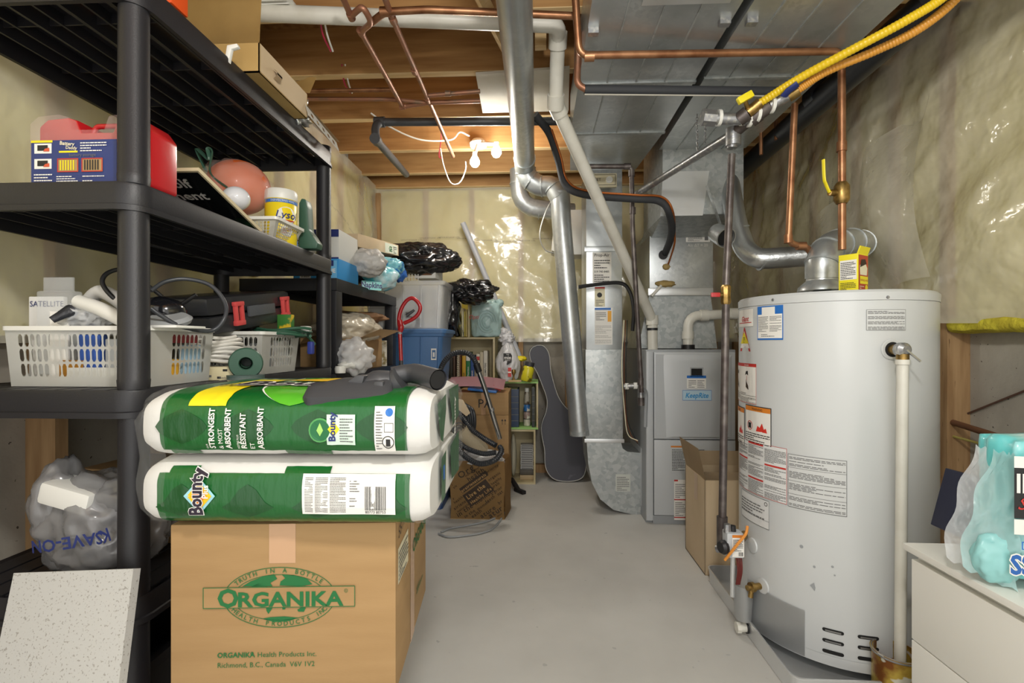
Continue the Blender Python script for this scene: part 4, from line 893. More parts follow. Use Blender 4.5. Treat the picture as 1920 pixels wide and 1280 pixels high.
# ================================================================ SECOND SHELVING UNIT (square legs)
S = dict(x0=-1.31, x1=-.872, y0=2.13, y1=3.06)
t = thing('shelving_unit', 'lower black shelving unit with square legs standing behind the near shelves', 'shelves', (-1.09, 2.6, 0))
for z in (1.385, .965, .54, .12):
    m = MB(); m.bx(S['x0'], S['x1'], S['y0'], S['y0'] + .012, z - .055, z, black, .002).bx(S['x0'], S['x1'], S['y1'] - .012, S['y1'], z - .055, z, black, .002).bx(S['x0'], S['x0'] + .012, S['y0'], S['y1'], z - .055, z, black, .002).bx(S['x1'] - .012, S['x1'], S['y0'], S['y1'], z - .055, z, black, .002)
    so = m.build('shelf', t)
    for k in range(10): xa = S['x0'] + .012 + k * .0414; MB().bx(xa + .004, xa + .0374, S['y0'] + .01, S['y1'] - .01, z - .005, z - .001, black).build('slat', so)
    m = MB()
    for k in range(14): m.bx(S['x0'] + .01, S['x1'] - .01, S['y0'] + .05 + k * .064, S['y0'] + .054 + k * .064, z - .025, z - .005, black)
    m.build('cross_rib', so)
for x in (S['x0'] + .027, S['x1'] - .027):
    for y in (S['y0'] + .035, S['y1'] - .035):
        for a_, b_ in ((1.33, .965), (.91, .54), (.485, .12), (.065, 0)): MB().bx(x - .026, x + .026, y - .034, y + .034, b_, a_, black, .004).build('leg', t)

# ================================================================ helpers for goods
def cbox(name, label, c, d, m, rz=0, cat='box', bev=.002, group=None, empty=False, rot=None):
    """closed box: c = base centre. returns root, matrix"""
    c = V(c); M = Matrix.Translation(c) @ (rot if rot is not None else Matrix.Rotation(rz, 4, 'Z'))
    t = thing(name, label, cat, c, rz, group); 
    if rot is not None: t.rotation_euler = rot.to_euler()
    MB(M).box((0, 0, d[2] / 2), d, m, bev).build('body', t)
    return t, M
def side(M, d, w='front'):
    r = M.to_3x3()
    if w == 'front': return plane(M @ V((-d[0] / 2, -d[1] / 2, 0)), r @ V((1, 0, 0)), r @ V((0, 0, 1)))
    if w == 'right': return plane(M @ V((d[0] / 2, -d[1] / 2, 0)), r @ V((0, 1, 0)), r @ V((0, 0, 1)))
    if w == 'top': return plane(M @ V((-d[0] / 2, -d[1] / 2, d[2])), r @ V((1, 0, 0)), r @ V((0, 1, 0)))
def perf(b, p00, p10, p01, p11, nc, nr, mgu, mgv, m, th=.002, hw=.70, hh=.84):
    """wall with real slotted holes; p** corners; mgu/mgv margins as fractions (u0,u1),(v0,v1)"""
    p00, p10, p01, p11 = V(p00), V(p10), V(p01), V(p11)
    f = lambda u, v: p00 * (1 - u) * (1 - v) + p10 * u * (1 - v) + p01 * (1 - u) * v + p11 * u * v
    q = bmesh.new(); vc = {}
    def vt(u, v):
        k = (round(u, 5), round(v, 5))
        if k not in vc: vc[k] = q.verts.new(f(u, v))
        return vc[k]
    us = [0] + [mgu[0] + (mgu[1] - mgu[0]) * i / nc for i in range(nc + 1)] + [1]
    vv = [0] + [mgv[0] + (mgv[1] - mgv[0]) * j / nr for j in range(nr + 1)] + [1]
    for i in range(nc + 2):
        for j in range(nr + 2):
            a, b_, c, d = us[i], us[i + 1], vv[j], vv[j + 1]
            if 1 <= i <= nc and 1 <= j <= nr:
                cu, cv = (a + b_) / 2, (c + d) / 2; ru, rv = (b_ - a) / 2 * hw, (d - c) / 2 * hh
                ins = [(cu + ru, cv - rv * .6), (cu + ru, cv + rv * .6), (cu + ru * .5, cv + rv), (cu - ru * .5, cv + rv), (cu - ru, cv + rv * .6), (cu - ru, cv - rv * .6), (cu - ru * .5, cv - rv), (cu + ru * .5, cv - rv)]
                I = [vt(*x) for x in ins]; BR, TR, TL, BL = vt(b_, c), vt(b_, d), vt(a, d), vt(a, c)
                for fc in ((BR, TR, I[1], I[0]), (TR, I[2], I[1]), (TR, TL, I[3], I[2]), (TL, I[4], I[3]), (TL, BL, I[5], I[4]), (BL, I[6], I[5]), (BL, BR, I[7], I[6]), (BR, I[0], I[7])): q.faces.new(fc)
            else: q.faces.new([vt(a, c), vt(b_, c), vt(b_, d), vt(a, d)])
    bmesh.ops.solidify(q, geom=q.faces[:], thickness=th)
    return b.merge(q, m)
def basket(name, label, c, w, d, h, fl, m, rz=0, nc=(18, 8), nr=3, mgu=((.1, .95), (.22, .8)), mgv=(.15, .9), group=None, cat='basket', tilt=None):
    M = Matrix.Translation(V(c)) @ Matrix.Rotation(rz, 4, 'Z')
    if tilt is not None: M = M @ tilt
    t = thing(name, label, cat, c, group=group); t.rotation_euler = M.to_euler()
    a, e = w / 2, d / 2; A, E = a + fl, e + fl
    lo = [(-a, -e, 0), (a, -e, 0), (a, e, 0), (-a, e, 0)]; hi = [(-A, -E, h), (A, -E, h), (A, E, h), (-A, E, h)]
    for k in range(4):
        j = (k + 1) % 4; perf(MB(M), lo[k], lo[j], hi[k], hi[j], nc[k % 2], nr, mgu[k % 2], mgv, m).build('side_wall', t)
    b = MB(M); b.box((0, 0, .002), (w, d, .003), m); b.build('basket_floor', t)
    b = MB(M); b.rings([rr(2 * A, 2 * E, .012, h - .008), rr(2 * A + .012, 2 * E + .012, .014, h - .008), rr(2 * A + .012, 2 * E + .012, .014, h + .002), rr(2 * A - .004, 2 * E - .004, .01, h + .002)], m, cap=False, closed=True); b.build('rim', t)
    return t, M
def coil(c, r, n, m, name, label, rad=.004, cat='cable', sx=1, sy=1, seed=1, dz=.006, axis=None, seg=8, wob=.15, parent=None):
    R = random.Random(seed); pts = []
    q = V((0, 0, 1)).rotation_difference(V(axis).normalized()) if axis else None
    for k in range(n * 20 + 1):
        a = 2 * PI * k / 20; rr_ = r * (1 + wob * math.sin(k * .37 + seed) * .6 + wob * noise.noise(V((k * .08, seed, 0))))
        p = V((math.cos(a) * rr_ * sx, math.sin(a) * rr_ * sy, dz * k / 20 + .004 * math.sin(k * .9)))
        pts.append(V(c) + (q @ p if q else p))
    return MB().tube(pts, rad, m, seg).build(name, parent, label=label, cat=None if parent else cat)

# ================================================================ NEAR SHELF, THIRD TIER (z=1.0)
Z3 = 1.0
basket('plastic_basket', 'large white slotted plastic basket heaped with odds and ends', (-1.045, 1.19, Z3), .335, .20, .137, .008, basketm, nc=(20, 8), mgu=((.08, .92), (.3, .88)))
Bx = lambda nm, lb, c, d, m, cat, **k: MB(Matrix.Translation(V(c)) @ Matrix.Rotation(k.get('rz', 0), 4, 'Z') @ Matrix.Rotation(k.get('rx', 0), 4, 'X') @ Matrix.Rotation(k.get('ry', 0), 4, 'Y')).box((0, 0, d[2] / 2), d, m, k.get('bev', .003)).build(nm, label=lb, cat=cat, origin=c)
o = Bx('card_pack', 'white printed card pack standing at the far left of the big basket', (-1.205, 1.17, Z3 + .01), (.09, .012, .205), paper, 'package')
s = Sheet(plane((-1.25, 1.1635, Z3 + .035), (1, 0, 0), (0, 0, 1))); s.text('SATELLITE', .005, .155, .0135, navy, al='LEFT'); s.done('card_print', o)
t = thing('blister_pack', 'clear empty blister pack standing in the large basket', 'package', (-1.13, 1.14, Z3 + .01))
b = MB(); b.box((-1.145, 1.14, Z3 + .125), (.09, .03, .20), clear, .006).box((-1.155, 1.148, Z3 + .242), (.075, .006, .035), clear, .002); b.build('clear_shell', t)
b = MB(); b.box((-1.125, 1.12, Z3 + .09), (.045, .004, .17), paper, 0); b.build('paper_insert', t)
for i, (nm, lb, x, y, z, d, m, cat, rz) in enumerate((
    ('blue_carton', 'blue carton seen through slots of the large basket', -1.05, 1.13, .01, (.05, .03, .11), mat('carton_blue', '2c55a8', .4), 'box', .1),
    ('amber_bottle', 'amber block low behind the slots of the large basket', -1.09, 1.125, .01, (.06, .025, .05), mat('amber_plastic', 'a8741c', .3), 'bottle', 0),
    ('grey_charger', 'grey charger block near middle of the large basket', -.985, 1.13, .01, (.05, .03, .10), lgrey, 'charger', -.1),
    ('red_tool', 'red handled tool lying high in the large basket', -.93, 1.13, .07, (.06, .02, .028), red, 'tool', .1),
    ('cream_block', 'cream plastic block low beside the red tool in basket', -.95, 1.125, .02, (.03, .02, .04), cream, 'block', .1),
    ('black_adapter', 'black adapter block behind the red handled tool', -.94, 1.16, .02, (.05, .03, .10), blackm, 'charger', .3),
    ('white_bracket', 'flat white panel lying along the large basket floor', -1.0, 1.118, .008, (.20, .014, .035), whitep, 'panel', 0),
    ('yellow_carton', 'yellow carton at the right end of the large basket', -.895, 1.16, .01, (.02, .07, .05), mat('deep_yellow', 'e2ab2a', .5), 'box', 0),
    ('light_blue_card', 'light blue card at the right end of the large basket', -.892, 1.24, .01, (.012, .07, .085), mat('pale_blue', '9fc0d8', .5), 'card', 0),
    ('dark_red_box', 'dark red box lying above yellow carton in basket', -.9, 1.20, .1, (.03, .12, .025), mat('maroon', '8d2c30', .5), 'box', 0))):
    Bx(nm, lb, (x, y, Z3 + z), d, m, cat, rz=rz)
MB().tube([P(97, 600, 1.14), P(130, 582, 1.16), P(140, 600, 1.2)], [.008, .014, .008], mat('black_bristle', '24262c', .5, bump=(90, .8, .004))).build('black_brush', label='black brush in clear wrap at the left of the white tubes', cat='brush')
b = MB(); b.tube(spline([P(148, 565, 1.17), P(190, 580, 1.15), P(250, 610, 1.12)]), .016, whitep, 16); b.build('white_tube', label='straight white plastic tube poking out of the large basket', cat='tube')
b = MB(); b.tube(spline([P(160, 572, 1.26), P(185, 548, 1.24), P(210, 555, 1.22), P(250, 585, 1.2)]), .017, mat('white_fabric', 'dcdad6', .7), 16); b.build('bent_tube', label='bent white foam tube behind the straight white one', cat='tube')
MB().blob(P(160, 592, 1.19), (.06, .03, .03), clearm, 6, .4, 3, 4).build('clear_wrapper', label='crumpled clear wrapper beside the white tubes', cat='wrapper')
# black cable loops, webcam dome
cb = [P(300, 575, 1.3), P(262, 590, 1.24), P(215, 560, 1.2), P(192, 530, 1.2), P(205, 510, 1.22), P(240, 508, 1.25), P(290, 545, 1.3), P(330, 572, 1.33), P(368, 552, 1.34)]
MB().tube(spline(cb, 8), .0052, blackm, 10).build('black_cable', label='black cable looping above the large basket behind the near post', cat='cable')
cb = [P(283, 545, 1.22), P(310, 528, 1.25), P(350, 523, 1.28), P(395, 535, 1.3), P(422, 568, 1.3), P(420, 598, 1.28), P(395, 620, 1.26), P(340, 612, 1.2), P(300, 590, 1.17), P(283, 578, 1.16)]
MB().tube(spline(cb, 8), .0052, mat('grey_cable', '3a3d42', .35), 10).build('black_cable', label='large open black cable loop in front of the tool case', cat='cable')
t = thing('desk_speaker', 'rounded black dome with grey base on the large basket rim', 'speaker', P(312, 606, 1.24))
MB().blob(P(305, 585, 1.26), (.055, .05, .04), mat('gloss_black', '17181c', .15, coat=.6), 2, .02, 1, 3).build('dome', t)
MB().lathe([(.045, 0), (.05, .01), (.04, .018)], P(318, 606, 1.22), mgrey, axis=(.1, -.35, 1)).build('base_disc', t)
b = MB(); b.box(P(325, 613, 1.17) , (.09, .10, .006), whitep, .002); b.build('white_cover', label='flat white cover resting on the right end of the large basket', cat='cover')
# tool case
tc = V((-1.065, 1.625, Z3 + .155)); Mt = Matrix.Translation(tc) @ Matrix.Rotation(PI / 2 - .03, 4, 'Z') @ Matrix.Rotation(-.15, 4, 'Y')
t = thing('tool_case', 'black plastic tool case with two red latches lying on the baskets', 'case', tc); t.rotation_euler = Mt.to_euler()
bk = mat('case_black', '2c2d30', .3, bump=(120, .2, .001))
b = MB(Mt); b.box((.0, .0, .026), (.46, .26, .054), bk, .014).box((.0, .0, .082), (.455, .255, .054), bk, .014); b.build('case_shell', t)
MB(Mt).box((.03, -.134, .055), (.15, .012, .035), mat('case_grey', '54575c', .35), .004).build('handle', t)
for x in (-.10, .175):
    b = MB(Mt); 
    for dx_ in (-.015, .015): b.box((x + dx_, -.137, .052), (.012, .012, .065), redl, .003)
    b.box((x, -.137, .084), (.046, .014, .014), redl, .003).box((x, -.137, .024), (.046, .014, .016), redl, .003); b.build('latch', t, label='coral red latch')
basket('plastic_basket', 'smaller white slotted basket near the far post with green cord on it', (-1.0, 1.64, Z3), .26, .22, .135, .012, basketm, nc=(16, 9), mgu=((.1, .95), (.2, .85)))
for i, (nm, lb, x, y, z, d, m, cat) in enumerate((
    ('silver_adapter', 'silver adapter inside the smaller white basket', -.91, 1.6, .02, (.04, .06, .08), mgrey, 'charger'),
    ('clear_packet', 'clear packet pressed against slots of the smaller basket', -.885, 1.68, .02, (.012, .09, .09), clearm, 'packet'),
    ('tan_block', 'tan block inside the smaller white basket', -.93, 1.7, .02, (.05, .04, .07), cardl, 'block'))): Bx(nm, lb, (x, y, Z3 + z), d, m, cat)
coil(P(405, 662, 1.42) + V((0, 0, -.03)), .055, 7, mat('white_cable', 'd9d7d0', .4), 'white_cable_coil', 'bundle of coiled white extension cable between the two baskets', .005, sx=1.15, sy=1.3, dz=.011, seed=3)
coil(P(395, 700, 1.42) + V((0, .02, 0)), .05, 2, mat('green_cable', '2c5344', .4), 'green_cable_coil', 'dark green cable coil under the white cable', .005, sx=1.2, sy=1.2, seed=5)
c = P(461, 681, 1.36)
t = thing('cable_spool', 'dark green plastic cable reel end with round hub hole', 'spool', c + V((0, 0, -.043)))
b = MB(); b.lathe([(.016, .0), (.018, -.004), (.04, -.004), (.043, 0), (.043, .006), (.02, .008), (.016, .05), (.014, .05), (.013, .0)], c, fgreen, axis=(-.45, .85, .1), seg=32, cap=False); b.build('spool_flange', t)
b = MB(); b.lathe([(.022, .045), (.001, .046)], c, mat('dark_green', '14251e', .5), axis=(-.45, .85, .1)); b.build('spool_hub', t)
b = MB(); b.lathe([(.046, .0), (.047, .012), (.0, .012)], V((c.x, c.y + .0, 1.001)), mat('grey_green', '4c5f5a', .4)); b.build('round_disc', label='flat grey green lid under the cable reel', cat='disc')
t, M = cbox('tape_box', 'flat cream box with small black print beside the cable reel', P(406, 715, 1.36) + V((0, .02, 0)), (.105, .05, .04), mat('cream_box', 'd8cda6', .6), .1)
s = Sheet(side(M, (.105, .05, .04))); s.text('KitchenAid', .08, .008, .006, inkg).rect(.055, .008, .065, .014, ink).rect(.01, .03, .025, .034, inkg).rect(.07, .028, .082, .034, ink).text('LA', .02, .012, .007, inkg).rect(.03, .012, .04, .018, inkg); s.done('box_print', t)
gc = mat('green_cord', '2e5a45', .4)
tcord = thing('extension_lead', 'green extension lead coiled on top of the smaller basket', 'cable', P(530, 630, 1.72))
coil(P(530, 630, 1.72), .09, 4, gc, 'coil', None, .005, parent=tcord, sx=1.0, sy=.8, dz=.006, seed=9, wob=.35)
MB().tube(spline([P(520, 640, 1.7), P(545, 618, 1.7), P(570, 625, 1.75), P(590, 645, 1.8), P(582, 640, 1.78), P(578, 660, 1.75)]), .005, gc).build('loose_end', tcord)
t = thing('cord_plug', 'blue and white plug dangling by the far post', 'plug', P(583, 665, 1.74)); MB().box(P(583, 652, 1.74), (.02, .02, .045), mat('plug_blue', '2d3b8c', .4), .006).build('plug_body', t); MB().box(P(573, 617, 1.76), (.035, .025, .022), whitep, .006).build('socket_end', t)
Bx('green_yellow_tin', 'small green and yellow tin peeping behind the green cord', P(536, 618, 1.8), (.05, .03, .055), mat('tin_print', '3d7a34', .4, var=(14, 'dcbb2e', .5, .55)), 'tin')

# ================================================================ NEAR SHELF, SECOND TIER (z=1.443)
Z2 = 1.443
cx0, cw, ch = -.995, .265, .168
t = thing('battery_case', 'red plastic battery storage case with clear lid and printed card', 'case', (cx0, 1.10, Z2))
def caseprof(w, h, r): 
    return [(r, 0), (w - r, 0), (w, r), (w, h - .035), (w - .02, h - .008), (w * .80, h - .002), (w * .70, h - .006), (w * .66, h - .035), (w * .38, h - .035), (w * .34, h - .006), (w * .26, h), (.02, h - .004), (0, h - .02), (0, r)]
b = MB(); b.prism(caseprof(cw, ch, .012), (cx0 - cw / 2, 1.155, Z2), (1, 0, 0), (0, 0, 1), red, .082, .006); b.build('red_tray', t)
b = MB(); b.prism(caseprof(cw - .004, ch - .004, .012), (cx0 - cw / 2 + .002, 1.072, Z2 + .001), (1, 0, 0), (0, 0, 1), mat('clear_lid', 'f2dede', .08, alpha=.10, spec=1), .022, .004); b.build('clear_lid', t)
b = MB(); b.tube(fillet([(cx0 - .04, 1.11, Z2 + ch - .03), (cx0 - .03, 1.11, Z2 + ch - .006), (cx0 + .06, 1.11, Z2 + ch - .006), (cx0 + .07, 1.11, Z2 + ch - .03)], .01), .006, red); b.build('carry_handle', t)
b = MB(); b.bx(cx0 - .122, cx0 + .075, 1.046, 1.0475, Z2 + .004, Z2 + .105, mat('card_blue', '2b3a74', .4)); b.build('printed_card', t)
s = Sheet(plane((cx0 - .122, 1.0458, Z2 + .004), (1, 0, 0), (0, 0, 1))); s.b = .0004
s.rect(.0, .096, .05, .101, yellow).rect(.065, .073, .108, .077, yellow).text('Battery', .084, .089, .008, cream, rot=-.1, bold=.03).text('Daddy', .094, .080, .007, cream, rot=-.1, bold=.02).text('battery storage', .12, .064, .007, inkg)
for y in (.072, .038): s.rect(.008, y, .048, y + .022, paper).rect(.016, y + .006, .04, y + .018, ink, 2).poly([(.03, y + .004), (.044, y + .004), (.044, y + .012), (.034, y + .01)], mat('card_orange', 'd0583a', .5), 3)
for x in (.062, .118): 
    s.rect(x, .03, x + .048, .06, mat('card_tan', 'a88c62', .5)).frame(x, .03, x + .048, .06, .002, redi, 2)
    for k in range(6): s.rect(x + .006 + k * .006, .034, x + .009 + k * .006, .056, yellow if x < .1 else ink, 2)
s.lines(.115, .075, .175, .098, 4, paper).lines(.06, .004, .11, .024, 4, paper, seed=4).lines(.12, .004, .17, .024, 4, paper, seed=5).lines(.008, .004, .05, .03, 4, paper, seed=6); s.done('card_print', t)
for k in range(4): MB().tube([(cx0 + .09, 1.055, Z2 + .012 + k * .014), (cx0 + .124, 1.055, Z2 + .012 + k * .014)], .006, mat('battery_copper', '8a4a2a', .35, .6), 10).build('battery', t)
# golf sign
a_, b_, c_, d_ = V((-1.22, 1.52, Z2 + .004)), V((-.862, 1.52, Z2 + .004)), V((-.868, 1.235, Z2 + .10)), V((-1.22, 1.235, Z2 + .10))
n_ = (b_ - a_).cross(d_ - a_).normalized()
t = thing('book', 'glossy black sports catalogue with white title tilted on the second shelf', 'book', (-.95, 1.34, Z2))
b = MB(); b.rings([[p - n_ * .010 for p in (a_, b_, c_, d_)], [p for p in (a_, b_, c_, d_)]], mat('page_cream', 'cdbf9c', .7)); b.build('page_block', t)
s = Sheet(quad(a_, b_, c_, d_)); s.rect(.01, .02, .985, .98, mat('cover_black', '101314', .12, coat=.6)).rect(.01, .02, .985, .28, mat('cover_green', '1f4a2a', .2, coat=.5, var=(30, '0c1c10', .45, .55)), 1)
L_, W_ = (b_ - a_).length, (d_ - a_).length
s2 = Sheet(plane(a_, (b_ - a_).normalized(), (d_ - a_).normalized())); s2.b = .0012
s2.text('Golf', L_ - .062, W_ * .78, .036, paper, bold=.03, al='RIGHT').text('Equipment', L_ - .05, W_ * .60, .036, paper, bold=.03, al='RIGHT'); s.done('cover', t); s2.done('cover_title', t)
# ball in net bag
c = P(448, 352, 1.78)
t = thing('net_bag_ball', 'orange ball wrapped in translucent bag with green drawstring', 'ball', c + V((0, 0, -.10)))
MB().blob(c, (.105, .105, .095), orange, 1, .0, 1, 4).build('ball', t)
b = MB(); b.blob(c + V((-.01, -.01, -.015)), (.13, .12, .105), netf, 4, .14, 2.5, 4); b.build('bag_film', t)
b = MB(); b.tube(spline([c + V((-.06, -.09, .03)), c + V((-.10, -.08, .11)), P(393, 300, 1.66), P(390, 280, 1.66), P(398, 285, 1.66), P(395, 325, 1.66), P(430, 355, 1.64)]), .008, fgreen, 8, flat=.4); b.build('drawstring', t)
t = thing('globe_bulb', 'round frosted white globe bulb resting on the white tray', 'bulb', P(443, 380, 1.62)); MB().blob(P(443, 372, 1.62), (.042, .042, .038), mat('frosted', 'e8eaf0', .12, coat=.5), 1, 0, 1, 4).build('globe', t)
MB().tube([P(425, 384, 1.66), P(412, 392, 1.68)], .016, steel, 12).build('screw_base', t)
basket('lattice_tray', 'small white lattice tray basket beside the yellow wipes canister', (-.955, 1.70, Z2), .13, .13, .075, .03, basketm, nc=(11, 11), nr=6, mgu=((.1, .9), (.1, .9)), mgv=(.1, .85), cat='basket')
c = V((-.915, 1.775, Z2)); c = P(527, 463, 1.80); c.z = Z2
t = thing('wipes_canister', 'yellow wipes canister with white lid on the second shelf', 'canister', c)
ly = mat('canister_yellow', 'efd521', .35)
MB().lathe([(.052, 0), (.054, .01), (.054, .168), (.051, .172)], c, ly, seg=36).build('canister_body', t)
MB().lathe([(.055, .170), (.056, .176), (.056, .198), (.052, .206), (.01, .207)], c, whitep, seg=36).build('canister_lid', t)
th = math.atan2(-c.y, -c.x) + .12
cf = lambda u, v: (c + V((math.cos(th + u / .054), math.sin(th + u / .054), 0)) * .0545 + V((0, 0, v)), V((math.cos(th + u / .054), math.sin(th + u / .054), 0)))
s = Sheet(cf, 8); s.rect(-.07, .155, .07, .167, blue).text('DISINFECTING WIPES', .0, .158, .006, paper).disc(.012, .11, .034, paper, 1, sy=.9).text('Lysol', .012, .10, .026, navy, 2, bold=.02, shear=.25).rect(-.02, .09, .04, .094, redi, 3).rect(-.01, .084, .035, .087, blue, 3)
s.disc(.012, .055, .02, paper, 1).lines(-.002, .047, .026, .065, 4, redi).poly([(-.06, .0), (.07, .0), (.07, .03), (-.06, .012)], blue, 1); s.done('canister_print', t)
t = thing('green_holder', 'dark green plastic holder with angled foot at the far post', 'holder', P(577, 482, 1.92))
b = MB(); b.prism([(0, 0), (.07, 0), (.075, .02), (.055, .05), (.04, .07), (.034, .16), (.028, .185), (.012, .19), (.002, .17)], P(559, 466, 1.86), (1, 0, 0), (0, 0, 1), fgreen, -.05, .006); b.build('holder_body', t)

# ================================================================ NEAR SHELF, TOP (z=1.885)
Z1 = 1.885
bx0, bx1, by0, by1 = -1.10, -.80, 1.40, 1.70
t = thing('cardboard_box', 'worn brown carton with flaps up on the top shelf edge', 'box', (-.95, 1.55, Z1))
b = MB(); b.bx(bx0, bx1, by0, by0 + .004, Z1, Z1 + .085, cardd).bx(bx1 - .004, bx1, by0, by1, Z1, Z1 + .085, cardl).bx(bx0, bx0 + .004, by0, by1, Z1, Z1 + .085, cardd).bx(bx0, bx1, by1 - .004, by1, Z1, Z1 + .085, cardd).bx(bx0, bx1, by0, by1, Z1, Z1 + .004, cardd); b.build('box_wall', t)
b = MB(); b.grid(lambda u, v: V((bx0 + (bx1 - bx0) * u, by0 + .02 * v, Z1 + .085 + .26 * v)), 1, 1, cardd, .004); b.build('flap', t)
b = MB(); b.grid(lambda u, v: V((bx1 - .12 + (.13 + .01 * v) * u, by1 - .002 + .03 * v, Z1 + .085 + .07 * v + .008 * math.sin(u * 9))), 6, 1, cardd, .004); b.build('flap', t)
b = MB(); b.grid(lambda u, v: V((bx1 + .004 + .012 * math.sin(v * PI), by0 + .07 + .03 * u, Z1 + .02 + .028 * v)), 2, 5, cardl, .003); b.build('torn_tab', t)
b = MB(); b.prism([(0, 0), (.012, -.002), (.02, .035), (.04, .04), (.036, .05), (.008, .046)], P(420, 116, 1.36), (1, 0, 0), (0, 0, 1), whitep, -.012, .002); b.build('white_clip', label='small white plastic clip hooked on the carton face', cat='clip')
o = Bx('orange_box', 'bright orange box corner at the top edge of near shelf', P(320, 20, 1.28), (.05, .06, .2), mat('orange_card', 'e2551e', .5), 'box')
MB().blob((-.87, 1.74, Z1 + .045), (.05, .06, .05), foil, 8, .5, 3, 4).build('crumpled_foil', label='crumpled shiny foil at the far end of the carton', cat='foil')
t = thing('perforated_strip', 'white bent card strip with round holes at shelf corner', 'strip', (-.83, 1.88, Z1))
for k, (p0, p1, wv, lb) in enumerate((((-.80, 1.68, Z1 + .045), (-.81, 1.98, Z1 + .03), (.012, 0, -.04), 'a'), ((-.80, 1.70, Z1 + .05), (-.80, 1.99, Z1 + .035), (-.05, 0, .015), 'b'))):
    p0, p1, wv = V(p0), V(p1), V(wv)
    perf(MB(), p0, p1, p0 + wv, p1 + wv, 5, 1, (.08, .92), (.2, .8), cardl if k else paper, .002, .4, .6).build('strip_face', t)
# ================================================================ UNDER THE NEAR SHELF
Z4 = .555
o = Bx('cardboard_box', 'small printed cardboard carton on the lower shelf behind grey bag', (-1.10, 1.42, Z4 + .0), (.36, .2, .19), card, 'box', rz=-.15)
s = Sheet(plane((-1.275, 1.348, Z4 + .01), (math.cos(-.15), math.sin(-.15), 0), (0, 0, 1))); s.text('454 g/24', .02, .145, .019, inkb, al='LEFT', bold=.02).text('100', .2, .10, .035, inkb, bold=.03); s.done('box_print', o)
t = thing('grey_carrier_bag', 'grey translucent carrier bag with blue lettering on the lower shelf', 'bag', (-1.05, 1.17, Z4))
b = MB(); b.blob((-1.04, 1.16, Z4 + .11), (.155, .11, .125), bagg, 11, .2, 1.8, 5, flat=.86); b.build('bag_film', t)
b = MB(); b.box((-1.06, 1.10, Z4 + .195), (.12, .08, .05), whitep, .01, Matrix.Rotation(.25, 4, 'Y')); b.build('white_item', t)
b = MB(); b.blob((-1.13, 1.13, Z4 + .16), (.05, .06, .11), bagg, 13, .22, 2, 4).blob((-.97, 1.12, Z4 + .18), (.08, .05, .05), bagg, 14, .22, 2, 4); b.build('bag_handle', t)
s = Sheet(lambda u, v: (V((-1.12 + u, 1.04 - .008 * math.sin(u * 30), Z4 + .085 + v)), V((0, -1, 0)))); s.text('SAVE-ON', .09, .035, .026, navy, rot=PI + .12, bold=.03).text('K', .17, .05, .028, navy, rot=PI + .4, bold=.03); s.done('bag_print', t)
Bx('black_bin', 'dark plastic bin on the lower shelf beyond the near post', (-1.0, 1.75, Z4), (.3, .35, .18), mat('dark_bin', '222226', .5), 'bin')
MB().blob((-.93, 1.5, Z4 + .09), (.08, .15, .1), bagk, 21, .3, 2, 4, flat=.9).build('dark_bag', label='dark crumpled bag on the lower shelf behind the paper towels', cat='bag')
b = MB(); b.rings([rr(.30, .5, .03, .13, -1.06, 1.35), rr(.34, .56, .03, .34, -1.06, 1.35), rr(.36, .58, .03, .345, -1.06, 1.35), rr(.36, .58, .03, .37, -1.06, 1.35), rr(.32, .54, .03, .37, -1.06, 1.35), rr(.3, .5, .03, .14, -1.06, 1.35)], mat('dark_bin', '222226')); b.build('black_tub', label='black plastic tub on the lowest shelf behind the ceiling tile', cat='tub')
# ceiling tile leaning
tile = mat('speckled_tile', 'bfbfbb', .85, marks=(230, '9d9a94', .62), bump=(230, .3, .001))
a_ = P(0, 1340, .93); q = [P(-30, 1340, .93), P(215, 1340, .90), P(250, 1066, .99)]; q.append(q[0] + (q[2] - q[1]))
nn = (q[1] - q[0]).cross(q[3] - q[0]).normalized()
b = MB(); b.rings([[p for p in q], [p - nn * .018 for p in q]], tile); b.build('ceiling_tile', label='white speckled acoustic ceiling tile leaning against the near shelves', cat='tile')

# ================================================================ ORGANIKA BOX, LOWER BOX
rb = math.radians(4.5)
bc = V((-.497, 1.125, .425)); bd = (.425, .40, .33)
lb_ = V((-.55, 1.13, 0)); 
t, M = cbox('cardboard_box', 'brown carton with one flap sticking out under the green logo carton', lb_, (.38, .38, .42), cardl, rb)
MB(M).grid(lambda u, v: V((-.19 - .10 * v, -.19 + .3 * u, .415 - .13 * v)), 1, 1, cardl, .004).build('flap', t)
t, M = cbox('cardboard_box', 'brown shipping carton with large green globe logo below the paper towels', bc, bd, card, rb, bev=.003)
s = Sheet(side(M, bd)); cx_, cy_ = .205, .19
s.rect(.185, .255, .235, .33, mat('clear_tape', 'c39c78', .25), 0)
e = 48
def ell(rx, ry, w_): 
    o = [(cx_ + rx * math.cos(a), cy_ + ry * math.sin(a)) for a in [2 * PI * k / e for k in range(e)]]; i = [(cx_ + (rx - w_) * math.cos(a), cy_ + (ry - w_) * math.sin(a)) for a in [2 * PI * k / e for k in range(e)]]
    s.add(o + i, [[k, (k + 1) % e, e + (k + 1) % e, e + k] for k in range(e)], inkgreen, 1)
ell(.106, .058, .0014); ell(.088, .044, .0012)
s.arc('TRUTH IN A BOTTLE', cx_, cy_, .092, .0475, 2.58, .60, .0085, inkgreen, bold=.01)
s.arc('HEALTH PRODUCTS INC', cx_, cy_, .100, .054, PI + .5, 2 * PI - .5, .0085, inkgreen, bold=.01, flip=True)
K = .088
